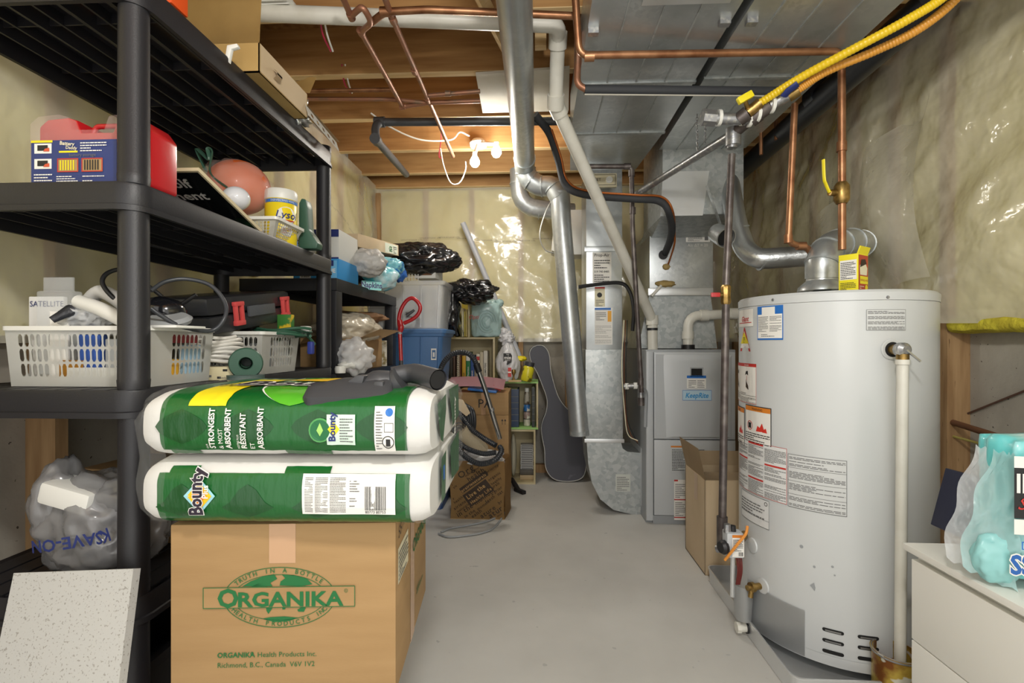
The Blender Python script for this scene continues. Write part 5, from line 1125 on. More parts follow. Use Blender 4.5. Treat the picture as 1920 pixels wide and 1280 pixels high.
for pl in ([(-.80, .43), (-.62, .62), (-.35, .80), (-.12, .88), (-.05, .70), (-.20, .55), (-.15, .42)], [(.0, .45), (.02, .60), (.12, .72), (.05, .85), (.30, .84), (.58, .70), (.70, .48), (.45, .40)], [(-.62, .40), (-.25, .40), (-.45, .55)],
           [(-.30, -.30), (-.18, -.30), (-.16, -.42), (-.24, -.62), (-.28, -.50)], [(.05, -.30), (.13, -.30), (.12, -.46), (.06, -.46)], [(.38, -.48), (.50, -.34), (.56, -.42), (.52, -.56), (.40, -.55)], [(-.38, -.80), (-.2, -.74), (.1, -.72), (.4, -.78), (.2, -.90), (-.1, -.93)]):
    s.poly([(cx_ + x * K, cy_ + y * .048 / .95) for x, y in pl], inkgreen, 1)
s.rect(cx_ - .143, cy_ - .019, cx_ + .143, cy_ + .021, card, 3).frame(cx_ - .143, cy_ - .019, cx_ + .143, cy_ + .021, .0013, inkgreen, 4)
s.text('O', cx_ - .096, cy_ - .016, .034, inkgreen, 5, bold=.045, sx=1.0).text('RGANIKA', cx_ + .020, cy_ - .0155, .0265, inkgreen, 5, bold=.045, sx=1.2).disc(cx_ + .126, cy_ + .012, .0035, inkgreen, 5, r2=.0028).text('R', cx_ + .126, cy_ + .0105, .003, inkgreen, 5)
s.text('ORGANIKA', .088, .077, .0095, inkgreen, al='LEFT', bold=.03).disc(.153, .084, .003, inkgreen, r2=.0022).text('Health Products Inc.', .163, .077, .0095, inkgreen, al='LEFT').text('Richmond, B.C., Canada  V6V 1V2', .088, .058, .0095, inkgreen, al='LEFT', sx=.97)
s.done('front_print', t)
s = Sheet(side(M, bd, 'right')); s.rect(.16, 0, .21, .33, mat('clear_tape', 'c39c78', .25)).rect(.02, .2, .13, .27, cream).lines(.025, .205, .125, .265, 7, inkg).text('55143', .06, .295, .022, ink, rot=.15, shear=.3).text('ORGANIKA', .30, .19, .03, inkgreen, bold=.03).lines(.24, .07, .36, .09, 2, inkgreen); s.done('side_print', t)
b = MB(M); b.box((0, 0, .3315), (.42, .003, .001), inkb); b.build('flap_gap', t)
# ================================================================ PAPER TOWEL PACK
pc = V((-.462, .885, .757)); rp = math.radians(1.5)
Mp = Matrix.Translation(pc) @ Matrix.Rotation(rp, 4, 'Z')
t = thing('paper_towel_pack', 'shrink wrapped green pack of paper towels lying on the logo carton', 'paper towels', pc, rp)
LX, RR = .535, .064
def loaf(j, y0, y1, zc_, seed):
    """one layer of rolls wrapped as a rounded slab along X"""
    R_ = []
    for i in range(33):
        u = i / 32; x = -LX / 2 + LX * u; e_ = min(u, 1 - u) * LX; k = 1 - .16 * max(0, 1 - e_ / .03) ** 2 + .012 * noise.noise(V((u * 6, seed, 0)))
        if abs(u - .5) < .04: k *= .985
        ring = []
        for q in range(48):
            a = 2 * PI * q / 48; yy = (y1 - y0) / 2; s_, c_ = math.sin(a), math.cos(a)
            px_, pz_ = math.copysign(abs(c_) ** .35, c_), math.copysign(abs(s_) ** .6, s_)
            wv = 1 + .006 * noise.noise(V((u * 30, q * .5, seed)))
            ring.append(V((x, (y0 + y1) / 2 + px_ * (yy - RR * (1 - k)) * wv, zc_ + pz_ * RR * k * wv)))
        R_.append(ring)
    return R_
rollm = mat('towel_paper', 'd8d7d3', .75, bump=(120, .4, .001))
for j, zc_ in enumerate((.064, .190)):
    b = MB(Mp); b.rings(loaf(j, 0, .40, zc_, j), rollm); b.build('roll_layer', t)
# printed film: shell slightly proud, middle part of length, only front/top
def film_pt(j, zc_, u, a, off):
    x = -LX / 2 + LX * u; yy = .20; s_, c_ = math.sin(a), math.cos(a)
    e_ = min(u, 1 - u) * LX; k = 1 - .16 * max(0, 1 - e_ / .03) ** 2
    if abs(u - .5) < .04: k *= .992
    px_, pz_ = math.copysign(abs(c_) ** .35, c_), math.copysign(abs(s_) ** .6, s_)
    wr_ = .0012 * noise.noise(V((u * 40, a * 4, j)))
    return Mp @ V((x, .20 + px_ * (yy - RR * (1 - k) + off + wr_), zc_ + pz_ * (RR * k + off + wr_)))
def band(j, zc_, u0, u1, a0, a1, m, nm, off=.002, nu=40, na=30):
    b = MB(); b.grid(lambda u, v: film_pt(j, zc_, u0 + (u1 - u0) * u, a0 + (a1 - a0) * v, off), nu, na, m); return b.build(nm, t)
# angle: PI = front, PI/2 = top, 3PI/2 = bottom
band(1, .190, .075, .925, PI + .55, .05, greend, 'printed_film')
band(0, .064, .065, .935, PI + 1.1, PI - .45, greend, 'printed_film')
for u0 in (.15, .38, .62, .84): 
    for j, zc_, a0, a1 in ((1, .190, PI + .30, PI - .30), (0, .064, PI + .45, PI - .15)):
        b = MB(); w_ = .09
        b.grid(lambda u, v: film_pt(j, zc_, u0 + (u - .5) * w_ * 2 * (1 - abs(2 * v - 1)), a0 + (a1 - a0) * v, .0028), 6, 12, green); b.build('diamond_pattern', t)
for m_, k_, o_, nm_ in ((paper, 1.0, .0030, 'chevron_edge'), (greenl, .93, .0036, 'chevron')):
    b = MB(); b.grid(lambda u, v: film_pt(1, .190, .52 + (u - .5) * .52 * k_ * (v ** .6), PI - .42 + .03 * (1 - k_) * 10 - (2.0) * v, o_), 12, 24, m_); b.build(nm_, t)
band(1, .190, .17, .30, 2.75, 1.55, yellow, 'printed_film', .0034, 12, 20)
for j, zc_, a0, a1 in ((1, .190, PI + .8, PI + .55), (0, .064, PI - .45, PI - .7)):
    for u0, u1 in ((.1, .2), (.5, .66)): band(j, zc_, u0, u1, a0, a1, greend, 'printed_film', .002, 8, 4)
def ff(j, zc_):      # front print: u along length (m), v angle-ish height (m)
    def f(u, v):
        uu = u / LX; 
        p = film_pt(j, zc_, uu, PI - math.copysign(math.asin(min(abs(v / RR), .995) ** 1.6667), v), .0042)
        return p, (Mp.to_3x3() @ V((0, -1, 0)))
    return f
s = Sheet(ff(1, .190), 6); s.nv = 6
for tx, x, h_, bo in (('OUR', .130, .004, 0), ('STRONGEST', .143, .0115, .04), ('& MOST', .158, .009, 0), ('ABSORBENT', .173, .0115, .04), ('NOTRE PLUS', .188, .004, 0), ('R\u00c9SISTANT', .201, .0115, .03), ('ET', .216, .009, 0), ('ABSORBANT', .233, .0115, .03)):
    s.text(tx, x, -.038, h_ * .9, paper, 1, rot=PI / 2, al='LEFT', bold=bo, sx=.85)
s.disc(.338, -.005, .021, mat('leaf_green', '4f9c54', .4), 1).disc(.338, -.005, .018, mat('leaf_dark', '1b6a3c', .4), 2).poly([(.332, -.005), (.338, .008), (.344, -.005), (.338, -.015)], mat('leaf_light', '9fd06c', .4), 3)
s.rect(.350, -.03, .402, .022, mat('panel_pale', 'cfe3d6', .4), 1).text('Bounty', .366, -.024, .012, navy, 3, rot=PI / 2, al='LEFT', bold=.05).poly([(.352, -.003), (.363, .01), (.374, -.003), (.363, -.016)], yellow, 2).lines(.374, -.025, .398, .018, 9, inkg, 2, seed=3)
s.rect(.437, -.042, .474, .036, paper, 1).disc(.464, .026, .007, blue, 2).lines(.44, -.038, .452, .03, 14, inkg, 2).disc(.462, -.025, .011, ink, 2, r2=.0095).rect(.458, -.032, .466, -.02, ink, 2).frame(.455, -.008, .472, .008, .001, inkg, 2); s.done('front_print', t)
s = Sheet(ff(0, .064), 6); s.nv = 6
dc = .115; s.poly([(dc - .028, .0), (dc, .030), (dc + .030, .0), (dc, -.032)], mat('pale_cyan', '9ad3df', .4), 1).poly([(dc - .022, .0), (dc, .024), (dc + .024, .0), (dc, -.025)], mat('sun_yellow', 'f2c21d', .4), 2).poly([(dc - .014, .0), (dc, .014), (dc + .014, .0), (dc, -.014)], mat('sun_orange', 'e8762a', .4), 3)
s.text('Bounty', dc + .006, -.034, .024, paper, 4, rot=PI / 2, al='LEFT', bold=.11, sx=.8).text('Bounty', dc + .006, -.034, .024, mat('brand_ink', '2a2233', .4), 5, rot=PI / 2, al='LEFT', bold=.05, sx=.8).text('Plus', dc + .018, -.004, .010, paper, 5, rot=PI / 2, al='LEFT', bold=.03)
s.rect(.305, -.030, .475, .038, paper, 1)
for a_, b2_ in ((.31, .325), (.329, .352), (.356, .385)): s.lines(a_, -.026, b2_, .034, 22, inkg, 2, seed=int(a_ * 1000), gap=.02)
s.bars(.42, -.022, .458, .018, ink, 26); s.text('80773 80753', .439, -.028, .005, ink, 2); s.lines(.392, -.02, .41, .03, 12, inkg, 2, gap=.3); s.done('front_print', t)
def tf(u, v):         # top face: u along length, v depth from front edge
    k = v; p = Mp @ V((-LX / 2 + u, .03 + v, .190 + RR + .004 - .004 * abs(v - .17) / .2)); return p, V((0, 0, 1))
s = Sheet(tf, 6); s.b = .003
s.text('60', .115, .05, .03, ink, 2, rot=.0, bold=.03, sx=.9).text('Bounty', .27, .06, .07, paper, 1, bold=.12, al='CENTER').text('Bounty', .27, .06, .07, mat('brand_ink', '2a2233'), 2, bold=.04).poly([(.18, .16), (.27, .25), (.36, .16), (.27, .14)], mat('sun_yellow', 'f2c21d'), 0)
s.done('top_print', t)
s = Sheet(plane(Mp @ V((LX / 2 + .004, 0, 0)), Mp.to_3x3() @ V((0, 1, 0)), V((0, 0, 1)))); s.b = .003
for q in ([(.05, .225), (.16, .235), (.16, .20), (.12, .14), (.09, .15)], [(.20, .24), (.36, .24), (.37, .16), (.26, .15)], [(.10, .11), (.16, .115), (.15, .02), (.10, .02)], [(.22, .11), (.37, .12), (.37, .02), (.24, .03)]): s.poly(q, greend, 0)
s.poly([(.12, .06), (.14, .06), (.14, .09), (.12, .09)], blue, 1).text('Bounty', .30, .17, .022, paper, 2, rot=PI / 2, bold=.04); s.done('end_print', t)
# clear wrap gathered over both ends
for e0, e1 in ((.0, .115), (.90, 1.0)):
    b = MB(Mp); R_ = []
    for i in range(15):
        u = e0 + (e1 - e0) * i / 14; x = -LX / 2 - .016 + (LX + .030) * u; e_ = min(u, 1 - u); k = 1 - .30 * max(0, 1 - e_ / .055) ** 2
        ring = []
        for q in range(64):
            a = 2 * PI * q / 64; s_, c_ = math.sin(a), math.cos(a); px_, pz_ = math.copysign(abs(c_) ** .35, c_), math.copysign(abs(s_) ** .35, s_)
            wv = .004 * noise.noise(V((u * 18, q * .35, 3))) + .004 * noise.noise(V((u * 50, q, 5)))
            waist = .008 * math.exp(-((pz_) / .12) ** 2)
            ring.append(V((x + (.01 * noise.noise(V((q * .4, 1, 1))) if e_ < .06 else 0), .20 + px_ * (.206 * (k * .3 + .7) + wv - waist), max(.003, .128 + pz_ * (.131 * k + wv)))))
        R_.append(ring)
    b.rings(R_, wrap, cap=False)
    try: b.face([p for p in (R_[0] if e0 == 0 else R_[-1])], wrap)
    except Exception: pass
    b.build('clear_wrap', t, label='crinkled clear wrap end')
# ================================================================ VACUUM HEAD
z_ = .757 + .190 + .064 + .008
t = thing('floor_nozzle', 'dark grey vacuum floor head lying on top of the paper towel pack', 'vacuum nozzle', P(700, 745, .98))
b = MB(); Mh = Matrix.Translation(P(660, 742, .97)) @ Matrix.Rotation(.22, 4, 'Z')
b = MB(Mh); b.rings([rr(.16, .10, .015, -.012), rr(.165, .11, .018, .004, 0, 0), rr(.155, .09, .02, .022, .0, .01), rr(.10, .05, .02, .034, .03, .015)], darkg); b.build('head_body', t)
b = MB(); b.tube(spline([P(675, 735, .97), P(705, 722, .99), P(735, 722, 1.0), P(752, 712, 1.0)], 5), [.03] * 5 + [.033] * 5 + [.031] * 6, darkg, 20, flat=.9); b.build('neck_joint', t)
b = MB(); b.tube(fillet([P(735, 705, 1.02), P(775, 698, 1.03), P(822, 712, .97)], .05), [.019] + [.0195] * 3 + [.0205] * 3 + [.021], darkg, 24, cap=False); b.build('tube_end', t)
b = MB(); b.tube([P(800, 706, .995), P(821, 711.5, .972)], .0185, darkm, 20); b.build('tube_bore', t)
b = MB(); b.box(P(712, 738, .955), (.02, .02, .05), darkg, .006); b.lathe([(.006, 0), (.004, .004)], P(710, 743, .94), chrome, axis=(0, -1, 0), seg=10); b.build('pivot', t)
b = MB(); b.prism([(0, 0), (.03, .02), (.045, .018), (.04, .0)], P(640, 722, .95), (1, 0, 0), (0, 0, 1), darkg, -.03, .004); b.build('pedal', t)
# grey cap tool standing behind
b = MB(); b.lathe([(.016, 0), (.016, .07), (.012, .082), (.001, .085)], V((-.89, 2.17, .966)), mgrey); b.build('grey_nozzle', label='upright grey rounded nozzle behind the vacuum head', cat='nozzle')
# ================================================================ GOODS ON THE SECOND UNIT (top z=1.385)
ZT = 1.385
t, M = cbox('cardboard_box', 'pale grey and yellow printed carton stacked on a blue carton', (-.99, 2.32, ZT + .095), (.20, .24, .135), mat('pale_box', 'cfd0cc', .6), 0)
s = Sheet(side(M, (.20, .24, .135))); s.rect(.03, .10, .2, .134, navy).disc(.12, .118, .02, paper, 1, r2=.017, sy=.5).poly([(.09, .01), (.15, .0), (.16, .10), (.11, .1)], mat('pale_yellow_p', 'ddd98c', .6), 0).lines(.01, .03, .09, .095, 5, inkg, gap=.3).bars(.0, .004, .04, .02, ink, 12); s.rect(0, -.0, .2, .008, navy, 2); s.done('box_print', t)
t, M = cbox('cardboard_box', 'bright blue carton with barcode label under the pale carton', (-.985, 2.30, ZT), (.21, .24, .093), mat('cyan_box', '2f8fd0', .5), 0)
s = Sheet(side(M, (.21, .24, .093))); s.rect(.04, .055, .075, .088, paper).rect(.045, .065, .07, .08, inkg, 1).rect(.03, .006, .08, .035, paper).bars(.035, .009, .075, .032, ink, 14).poly([(.12, .0), (.2, .0), (.2, .085), (.12, .085), (.11, .04)], mat('cyan_pale', '6fb7e6', .5)).text('BLUE', .165, .03, .018, paper, bold=.03).rect(.15, .06, .185, .085, navy, 2); s.done('box_print', t)
t, M = cbox('cardboard_box', 'long beige carton with green label lying atop the second unit', (-.945, 2.75, 1.612), (.15, .62, .066), cardl, rot=Matrix.Rotation(-.05, 4, 'Z') @ Matrix.Rotation(.10, 4, 'X'))
s = Sheet(side(M, (.15, .62, .066), 'right')); s.rect(.38, .004, .60, .06, mat('label_greenish', 'd6dccb', .6)).text('GE', .47, .015, .030, inkgreen, bold=.03).lines(.52, .01, .58, .055, 4, inkg); s.done('box_print', t)
Bx('black_sheet', 'flat black bundle under the long beige carton', (-1.05, 2.8, ZT + .05), (.3, .4, .058), bagk, 'bundle', bev=.01)
MB().blob(P(690, 492, 2.5), (.09, .09, .07), mat('grey_foam_bag', 'bab8b4', .5, bump=(30, .8, .01)), 5, .2, 2.4, 4).build('grey_foam_bag', label='crumpled pale grey bag beside the blue carton', cat='bag')
t = thing('napkin_pack', 'aqua napkin pack in crumpled clear plastic above the shelf leg', 'napkins', P(715, 545, 2.75))
aq = mat('aqua_print', '55bfd0', .35, coat=.4, var=(9, 'cfeaf0', .5, .62), bump=(26, .9, .006))
b = MB(); b.blob(P(712, 520, 2.72), (.10, .11, .07), aq, 7, .16, 2.2, 4).blob(P(725, 498, 2.8), (.09, .09, .045), mat('aqua_mix', '8fd3e0', .3, coat=.4, var=(22, '2f86c9', .5, .58), bump=(26, .9, .006)), 9, .3, 2.6, 4); b.build('wrapped_napkins', t)
f = plane(P(678, 542, 2.58), V((.9, .35, -.05)).normalized(), V((0, 0, 1))); s = Sheet(f); s.b = .006; s.rect(.0, .0, .10, .045, teal).text('Napkins', .05, .012, .028, navy, 2, bold=.05, sx=.8); s.done('pack_print', t)
MB().blob(P(748, 512, 2.9), (.04, .04, .05), mat('deep_blue_film', '2c66b8', .3, coat=.4, bump=(30, .9, .006)), 3, .35, 3, 3).build('blue_wrapper', label='crumpled deep blue wrapper at the right of napkin pack', cat='wrapper')
MB().lathe([(.02, 0), (.05, .01), (.06, .035), (.056, .035), (.045, .012), (.01, .006)], P(474, 518, 2.35) + V((0, 0, .0)), red).build('red_bowl', label='small red bowl on the second unit seen under near shelf', cat='bowl')
# middle tier goods
ZM = .965
t, M = cbox('cardboard_box', 'open brown carton with torn flaps on the second unit middle tier', (-1.03, 2.62, ZM), (.28, .42, .16), card, 0)
b = MB(M); b.grid(lambda u, v: V((.14 + .12 * v, -.2 + .36 * u, .155 + .05 * v)), 1, 1, cardl, .004); b.build('flap', t)
b = MB(M); b.grid(lambda u, v: V((-.12 + .28 * u, -.21 - .05 * v, .16 - .03 * v + .012 * math.sin(u * 6))), 6, 1, card, .004); b.build('flap', t)
s = Sheet(side(M, (.28, .42, .16))); s.text('With the', .21, .10, .022, inkb).text('genuine', .21, .07, .022, inkb).rect(.15, .0, .28, .05, redi); s.done('box_print', t)
t = thing('brown_paper_bundle', 'crumpled cream plastic bundle bulging from the open carton', 'bundle', (-1.0, 2.6, ZM + .16))
MB().blob((-.99, 2.58, ZM + .21), (.15, .22, .09), mat('cream_plastic', 'cdc3b0', .25, bump=(14, .9, .012), spec=.8), 15, .22, 1.8, 5).build('bundle', t)
MB().blob((-1.04, 2.78, ZM + .28), (.18, .15, .035), mat('brown_kraft', '8a6748', .7, bump=(20, .6, .006)), 17, .25, 2, 4).build('brown_cushion', label='flattened brown paper bag under the shelf top', cat='bag')
MB().blob(P(664, 668, 2.25), (.085, .08, .075), clearm, 19, .35, 2.6, 4).build('clear_bag', label='crumpled clear bag beside the square black leg', cat='bag')
MB().blob(P(655, 684, 2.22), (.05, .06, .02), whitep, 23, .3, 3, 3).build('white_wrapper', label='small white scrunched wrapper on the middle tier', cat='wrapper')
MB().lathe([(.022, 0), (.024, .02), (.02, .03), (.001, .032)], P(638, 699, 2.17), whitep).build('white_jar', label='small white cap on the middle tier beside the black leg', cat='jar')
t, M = cbox('comic_box', 'small printed box with white face behind the vacuum head', (-.92, 2.92, ZM), (.06, .12, .15), mat('print_box', 'd8d4c6', .6, var=(24, '8a7a4a', .5, .6)), .3)
# ================================================================ TOTES
def tote(name, label, c, w, d, h, m, lid=True, clearb=False, rz=0):
    M = Matrix.Translation(V(c)) @ Matrix.Rotation(rz, 4, 'Z'); t = thing(name, label, 'tote', c, rz)
    b = MB(M); k = .86; R_ = [rr(w * k, d * k, .03, 0), rr(w * (k + .08), d * (k + .08), .035, h - .05), rr(w * .98, d * .98, .035, h - .045), rr(w, d, .035, h - .02)]
    if clearb: R_ += [rr(w - .008, d - .008, .035, h - .02), rr(w * (k + .08) - .008, d * (k + .08) - .008, .035, h - .05), rr(w * k - .008, d * k - .008, .03, .004)]
    b.rings(R_, m, cap=True); b.build('tub', t)
    b = MB(M)
    for x in (-.5, -.25, 0, .25, .5):
        b.tube([(x * w * .8, -d * k / 2 - .002, .01), (x * w * .86, -d * (k + .08) / 2 - .002, h - .05)], .006, m, 6)
    b.build('rib', t)
    if lid: b = MB(M); b.rings([rr(w + .016, d + .016, .04, h - .025), rr(w + .02, d + .02, .04, h - .004), rr(w - .02, d - .02, .03, h + .004)], m); b.build('lid', t)
    return t, M
tote('storage_tote', 'dark blue tote standing on the floor below the stacked totes', (-.86, 3.42, 0), .56, .40, .40, toteb2)
tote('storage_tote', 'second dark blue tote in the stack, hidden mostly by the pack', (-.86, 3.42, .405), .56, .40, .38, toteb2)
tt, M = tote('storage_tote', 'blue lidded tote with white sticker under the clear tote', (-.865, 3.38, .79), .55, .40, .40, toteb)
s = Sheet(plane(M @ V((.185, -.186, .20)), (1, 0, 0), (0, 0, 1))); s.b = .006; s.rect(0, 0, .035, .075, paper).rect(.006, .01, .03, .065, toteb, 1).rect(.012, .02, .024, .05, paper, 2); s.done('sticker', tt)
tt, M = tote('storage_tote', 'clear plastic tote full of papers stacked on the blue tote', (-.865, 3.38, 1.195), .55, .40, .33, clearm, lid=False, clearb=True)
b = MB(M); b.box((-.05, .0, .12), (.36, .3, .22), paper).box((.12, -.05, .14), (.10, .2, .26), cream); b.build('paper_stack', tt)
s = Sheet(plane(M @ V((-.25, -.19, .02)), (1, 0, 0), (0, 0, 1))); s.b = .006; s.text('MANAGEMENT', .07, .13, .022, inkg, bold=.02).rect(-.02, .165, .22, .167, inkg).rect(-.02, .11, .22, .112, inkg).lines(.27, .05, .36, .10, 2, inkg); s.done('tote_print', tt)
t, M = cbox('open_white_box', 'white open carton with brown inside atop the clear tote', (-.73, 3.36, 1.53), (.14, .2, .085), paper, -.05)
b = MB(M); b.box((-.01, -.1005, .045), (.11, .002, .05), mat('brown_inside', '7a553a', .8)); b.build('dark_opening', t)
t = thing('wire_rack', 'small white wire rack edge on the clear tote rim', 'rack', (-.82, 3.17, 1.53))
for k in range(8): MB().tube([(-.90 + k * .02, 3.17, 1.50), (-.90 + k * .02, 3.17, 1.545)], .003, whitep, 6).build('wire', t)
MB().tube([(-.91, 3.17, 1.525), (-.75, 3.17, 1.525)], .003, whitep, 6).build('wire', t)
# garbage bags
t = MB(); t.blob((-.78, 3.30, 1.66), (.27, .20, .105), bagk, 31, .26, 1.7, 5); t.blob((-1.02, 3.15, 1.60), (.17, .16, .06), bagk, 33, .3, 2, 4)
t.build('garbage_bag', label='shiny black garbage bag lying on top of the clear tote', cat='bag')
MB().blob((-.49, 3.66, 1.48), (.185, .16, .085), bagk, 37, .35, 2, 5).build('garbage_bag', label='smaller black garbage bag draped over the leaning books', cat='bag')
MB().blob((-.62, 3.60, 1.34), (.06, .08, .15), bagk, 39, .4, 2.4, 4).build('garbage_bag', label='narrow black bag hanging down between tote and leaning books', cat='bag')
# red grabber
t = thing('floor_mop', 'red mop handle with open loop grip leaning on totes', 'mop', P(760, 720, 2.95))
lp = [P(772, 632, 2.95), P(756, 612, 2.95), P(749, 585, 2.95), P(757, 566, 2.95), P(768, 559, 2.95), P(783, 567, 2.95), P(788, 580, 2.95), P(778, 596, 2.95), P(762, 603, 2.95), P(754, 612, 2.95)]
lp = [P(750, 618, 2.95), P(748, 597, 2.95), P(753, 578, 2.95), P(763, 563, 2.95), P(774, 559, 2.95), P(784, 567, 2.95), P(788, 578, 2.95), P(783, 590, 2.95), P(772, 599, 2.95), P(757, 606, 2.95)]
MB().tube(spline(lp, 6), .0115, red, 12).build('loop_grip', t)
MB().tube(spline([P(750, 600, 2.95), P(752, 612, 2.95), P(750, 622, 2.95)], 4), [.014] * 4 + [.018] * 3 + [.016] * 2, red, 12).build('grip_collar', t)
MB().tube([P(762, 592, 2.93), P(777, 581, 2.93)], [.011, .007], darkg, 10).build('grey_trigger', t)
MB().tube([P(750, 624, 2.95), P(752, 678, 2.93)], .0115, red, 12).build('red_pole', t)
MB().tube([P(750, 615, 2.95), P(750, 626, 2.95)], .0135, mgrey, 12).build('grey_collar', t)
MB().tube([P(752, 676, 2.93), P(754, 760, 2.9)], .0125, darkg, 12).build('lower_pole', t)
# ================================================================ CRATES
crw = mat('crate_wood', 'cfc3a0', .75, var=(6, 'b8a97f', .35, .7))
crg = mat('crate_green_paint', '9fcf78', .6)
def crate(label, x0, x1, y0, y1, z0, z1, top=crw, back=True, inner=crw):
    t = thing('wooden_crate', label, 'crate', ((x0 + x1) / 2, (y0 + y1) / 2, z0), group=None); e = .014
    MB().bx(x0, x1, y0, y1, z0, z0 + e, inner).build('bottom_board', t); MB().bx(x0, x1, y0, y1, z1 - e, z1, top).build('top_board', t)
    MB().bx(x0, x0 + e, y0, y1, z0 + e, z1 - e, crw).build('side_board', t); MB().bx(x1 - e, x1, y0, y1, z0 + e, z1 - e, crw).build('side_board', t)
    MB().bx(x0 + e, x1 - e, y1 - .006, y1, z0 + e, z1 - e, crw).build('back_board', t)
    return t
yc0, yc1 = 3.87, 4.15
XB, XA = P(1009, 760, 3.88).x, P(925, 760, 3.88).x
crate('lowest wooden crate on the floor holding cassette cases', P(935, 0, 3.88).x, P(1004, 0, 3.88).x, yc0, yc1, 0, .425)
crate('green topped wooden crate holding dark bound books and cans', XA, XB, yc0, yc1, .427, .80, crg, inner=crg)
crate('middle wooden crate packed with upright paperbacks', P(822, 0, 3.88).x, P(928, 0, 3.88).x, yc0 - .02, yc1, .80, 1.145)
crate('wooden crate below the paperbacks, mostly behind the pink folder', P(835, 0, 3.88).x, P(921, 0, 3.88).x, yc0, yc1, .42, .79)
t = thing('wooden_crate', 'top wooden crate with open left side holding leaning books', 'crate', (-.4, 4.0, 1.147))
xs = P(877, 0, 3.88).x
MB().bx(xs, xs + .014, yc0, yc1, 1.147, 1.49, crw).build('side_board', t); MB().bx(-.62, xs, yc1 - .01, yc1, 1.147, 1.49, mat('yellow_board', 'b9a63c', .8)).build('back_board', t)
# books: helper
BK = []
def book(label, x, w, z, h, m, y=3.92, d=.17, lean=0, spine=None, title=None, cat='book', group=None, tm=None, stripes=None):
    M = Matrix.Translation(V((x, y, z))) @ Matrix.Rotation(lean, 4, 'Y')
    t = thing('book', label, cat, (x, y, z), group=group); t.rotation_euler = (0, lean, 0)
    MB(M).box((w / 2, d / 2, h / 2), (w, d, h), m, min(.002, w * .2)).build('cover', t)
    MB(M).box((w / 2, d / 2 + .001, h / 2 + .0005), (w * .7, d * .98, h + .0006), cream).build('page_block', t)
    r = M.to_3x3(); s = Sheet(plane(M @ V((0, -.0005, 0)), r @ V((1, 0, 0)), r @ V((0, 0, 1))))
    if stripes: 
        for f0, f1, m2 in stripes: s.rect(.001, h * f0, w - .001, h * f1, m2, 0)
    if title: s.text(title, w * .68, h * .12, w * .42, tm or ink, 2, rot=PI / 2, al='LEFT', bold=.02)
    s.done('spine_print', t); return t
def bpx(px0, px1, z=3.90): a_ = P(px0, 0, z).x; return a_, P(px1, 0, z).x - a_ - .001
row = [(842, 848, .17, '3a3226', 'thin dark brown book at the left of the paperback row', None), (849, 853, .19, '5c4433', 'thin brown book beside the dark brown one', None), (856, 861, .21, 'd9c9ae', 'cream spiral notebook in the middle crate', None), (861.5, 864, .20, '8b5a3a', 'narrow rust brown booklet right of spiral notebook', None),
       (866, 873, .185, 'd8a92c', 'golden yellow paperback in the middle crate', 'A3A'), (873.5, 881.5, .215, '1f7a45', 'wide green and white paperback in the middle crate', 'Nutrition'), (882, 889, .19, '2b4f8f', 'blue paperback right of the green one', 'NEWS'), (889.5, 892, .17, 'b7ab90', 'slim beige paperback beside the blue one', None),
       (893, 899.5, .20, 'e3dcc8', 'cream paperback titled in dark ink, left of three', 'Diary'), (900, 906, .215, 'cbbfa4', 'beige paperback, middle of the three pale ones', 'BIBLE'), (906.5, 914, .225, 'ddd8c9', 'tall pale paperback at right end of the row', 'COMPUTERS')]
for px0, px1, h, c_, lb, ti in row:
    x, w_ = bpx(px0, px1, 3.88); st = [(.68, .92, paper)] if c_ == '1f7a45' else [(.75, .9, redi)] if ti == 'Diary' else None
    book(lb, x, w_, .815, h, mat('book_' + c_, c_, .55), y=3.87, title=ti, tm=paper if c_ in ('1f7a45', '2b4f8f') else ink, stripes=st)
    if 'spiral' in lb:
        for k in range(14): MB().tube([(x + .001, 3.869, .82 + k * .0145), (x + w_ - .001, 3.864, .826 + k * .0145)], .0018, chrome, 5).build('spiral_ring', bpy.data.objects['book.002'] if 'book.002' in bpy.data.objects else None)
for px0, px1, h, c_, lb, ti in ((926, 946, .27, '2c3144', 'dark ring binder at the left in green topped crate', None), (953, 973, .295, '3a4a66', 'thick navy bound volumes in the green topped crate', None), (997, 1003, .31, '3c4140', 'dark grey album at the right in green topped crate', None)):
    x, w_ = bpx(px0, px1, 3.9); book(lb, x, w_, .443, h, mat('book_' + c_, c_, .5), y=3.885, d=.2, stripes=[(.0 + k * .16, .008 + k * .16, mat('faint_gold', '8d8a72', .5)) for k in range(1, 6)])
x, w_ = bpx(947, 952.5, 3.9); book('dark brown narrow album left of the navy volumes', x, w_, .443, .30, mat('book_brown', '33302e', .5), y=3.885, d=.2)
# leaning books at the top
for i, (px, lean, h, w_, c_, lb) in enumerate(((823, -.30, .24, .05, '26272b', 'black binder with white label leaning in the top crate'), (840, -.34, .27, .028, '1d1d20', 'slim black binder leaning right of the labelled one'), (850, -.30, .30, .035, '4b451f', 'dark olive patterned book leaning in the top crate'))):
    x = P(px + 12, 0, 3.88).x; st = [(.25, .85, paper)] if i == 0 else None
    book(lb, x, w_, 1.15 + .0, h, mat('book_' + c_, c_, .4, var=(30, 'a99a2c', .58, .62) if i == 2 else None), y=3.89, lean=lean, stripes=st)
for px0, px1, h, c_, lb, ti in ((865, 869, .225, 'dcd6b4', 'slim cream book upright in the top crate', 'GUIDE'), (870, 872, .20, 'd7c65a', 'thin yellow booklet upright in the top crate', None), (872.6, 876, .215, 'c2b06a', 'thin tan booklet against the top crate side', None)):
    x, w_ = bpx(px0, px1, 3.9); book(lb, x, w_, 1.15, h, mat('book_' + c_, c_, .55), y=3.89, title=ti)
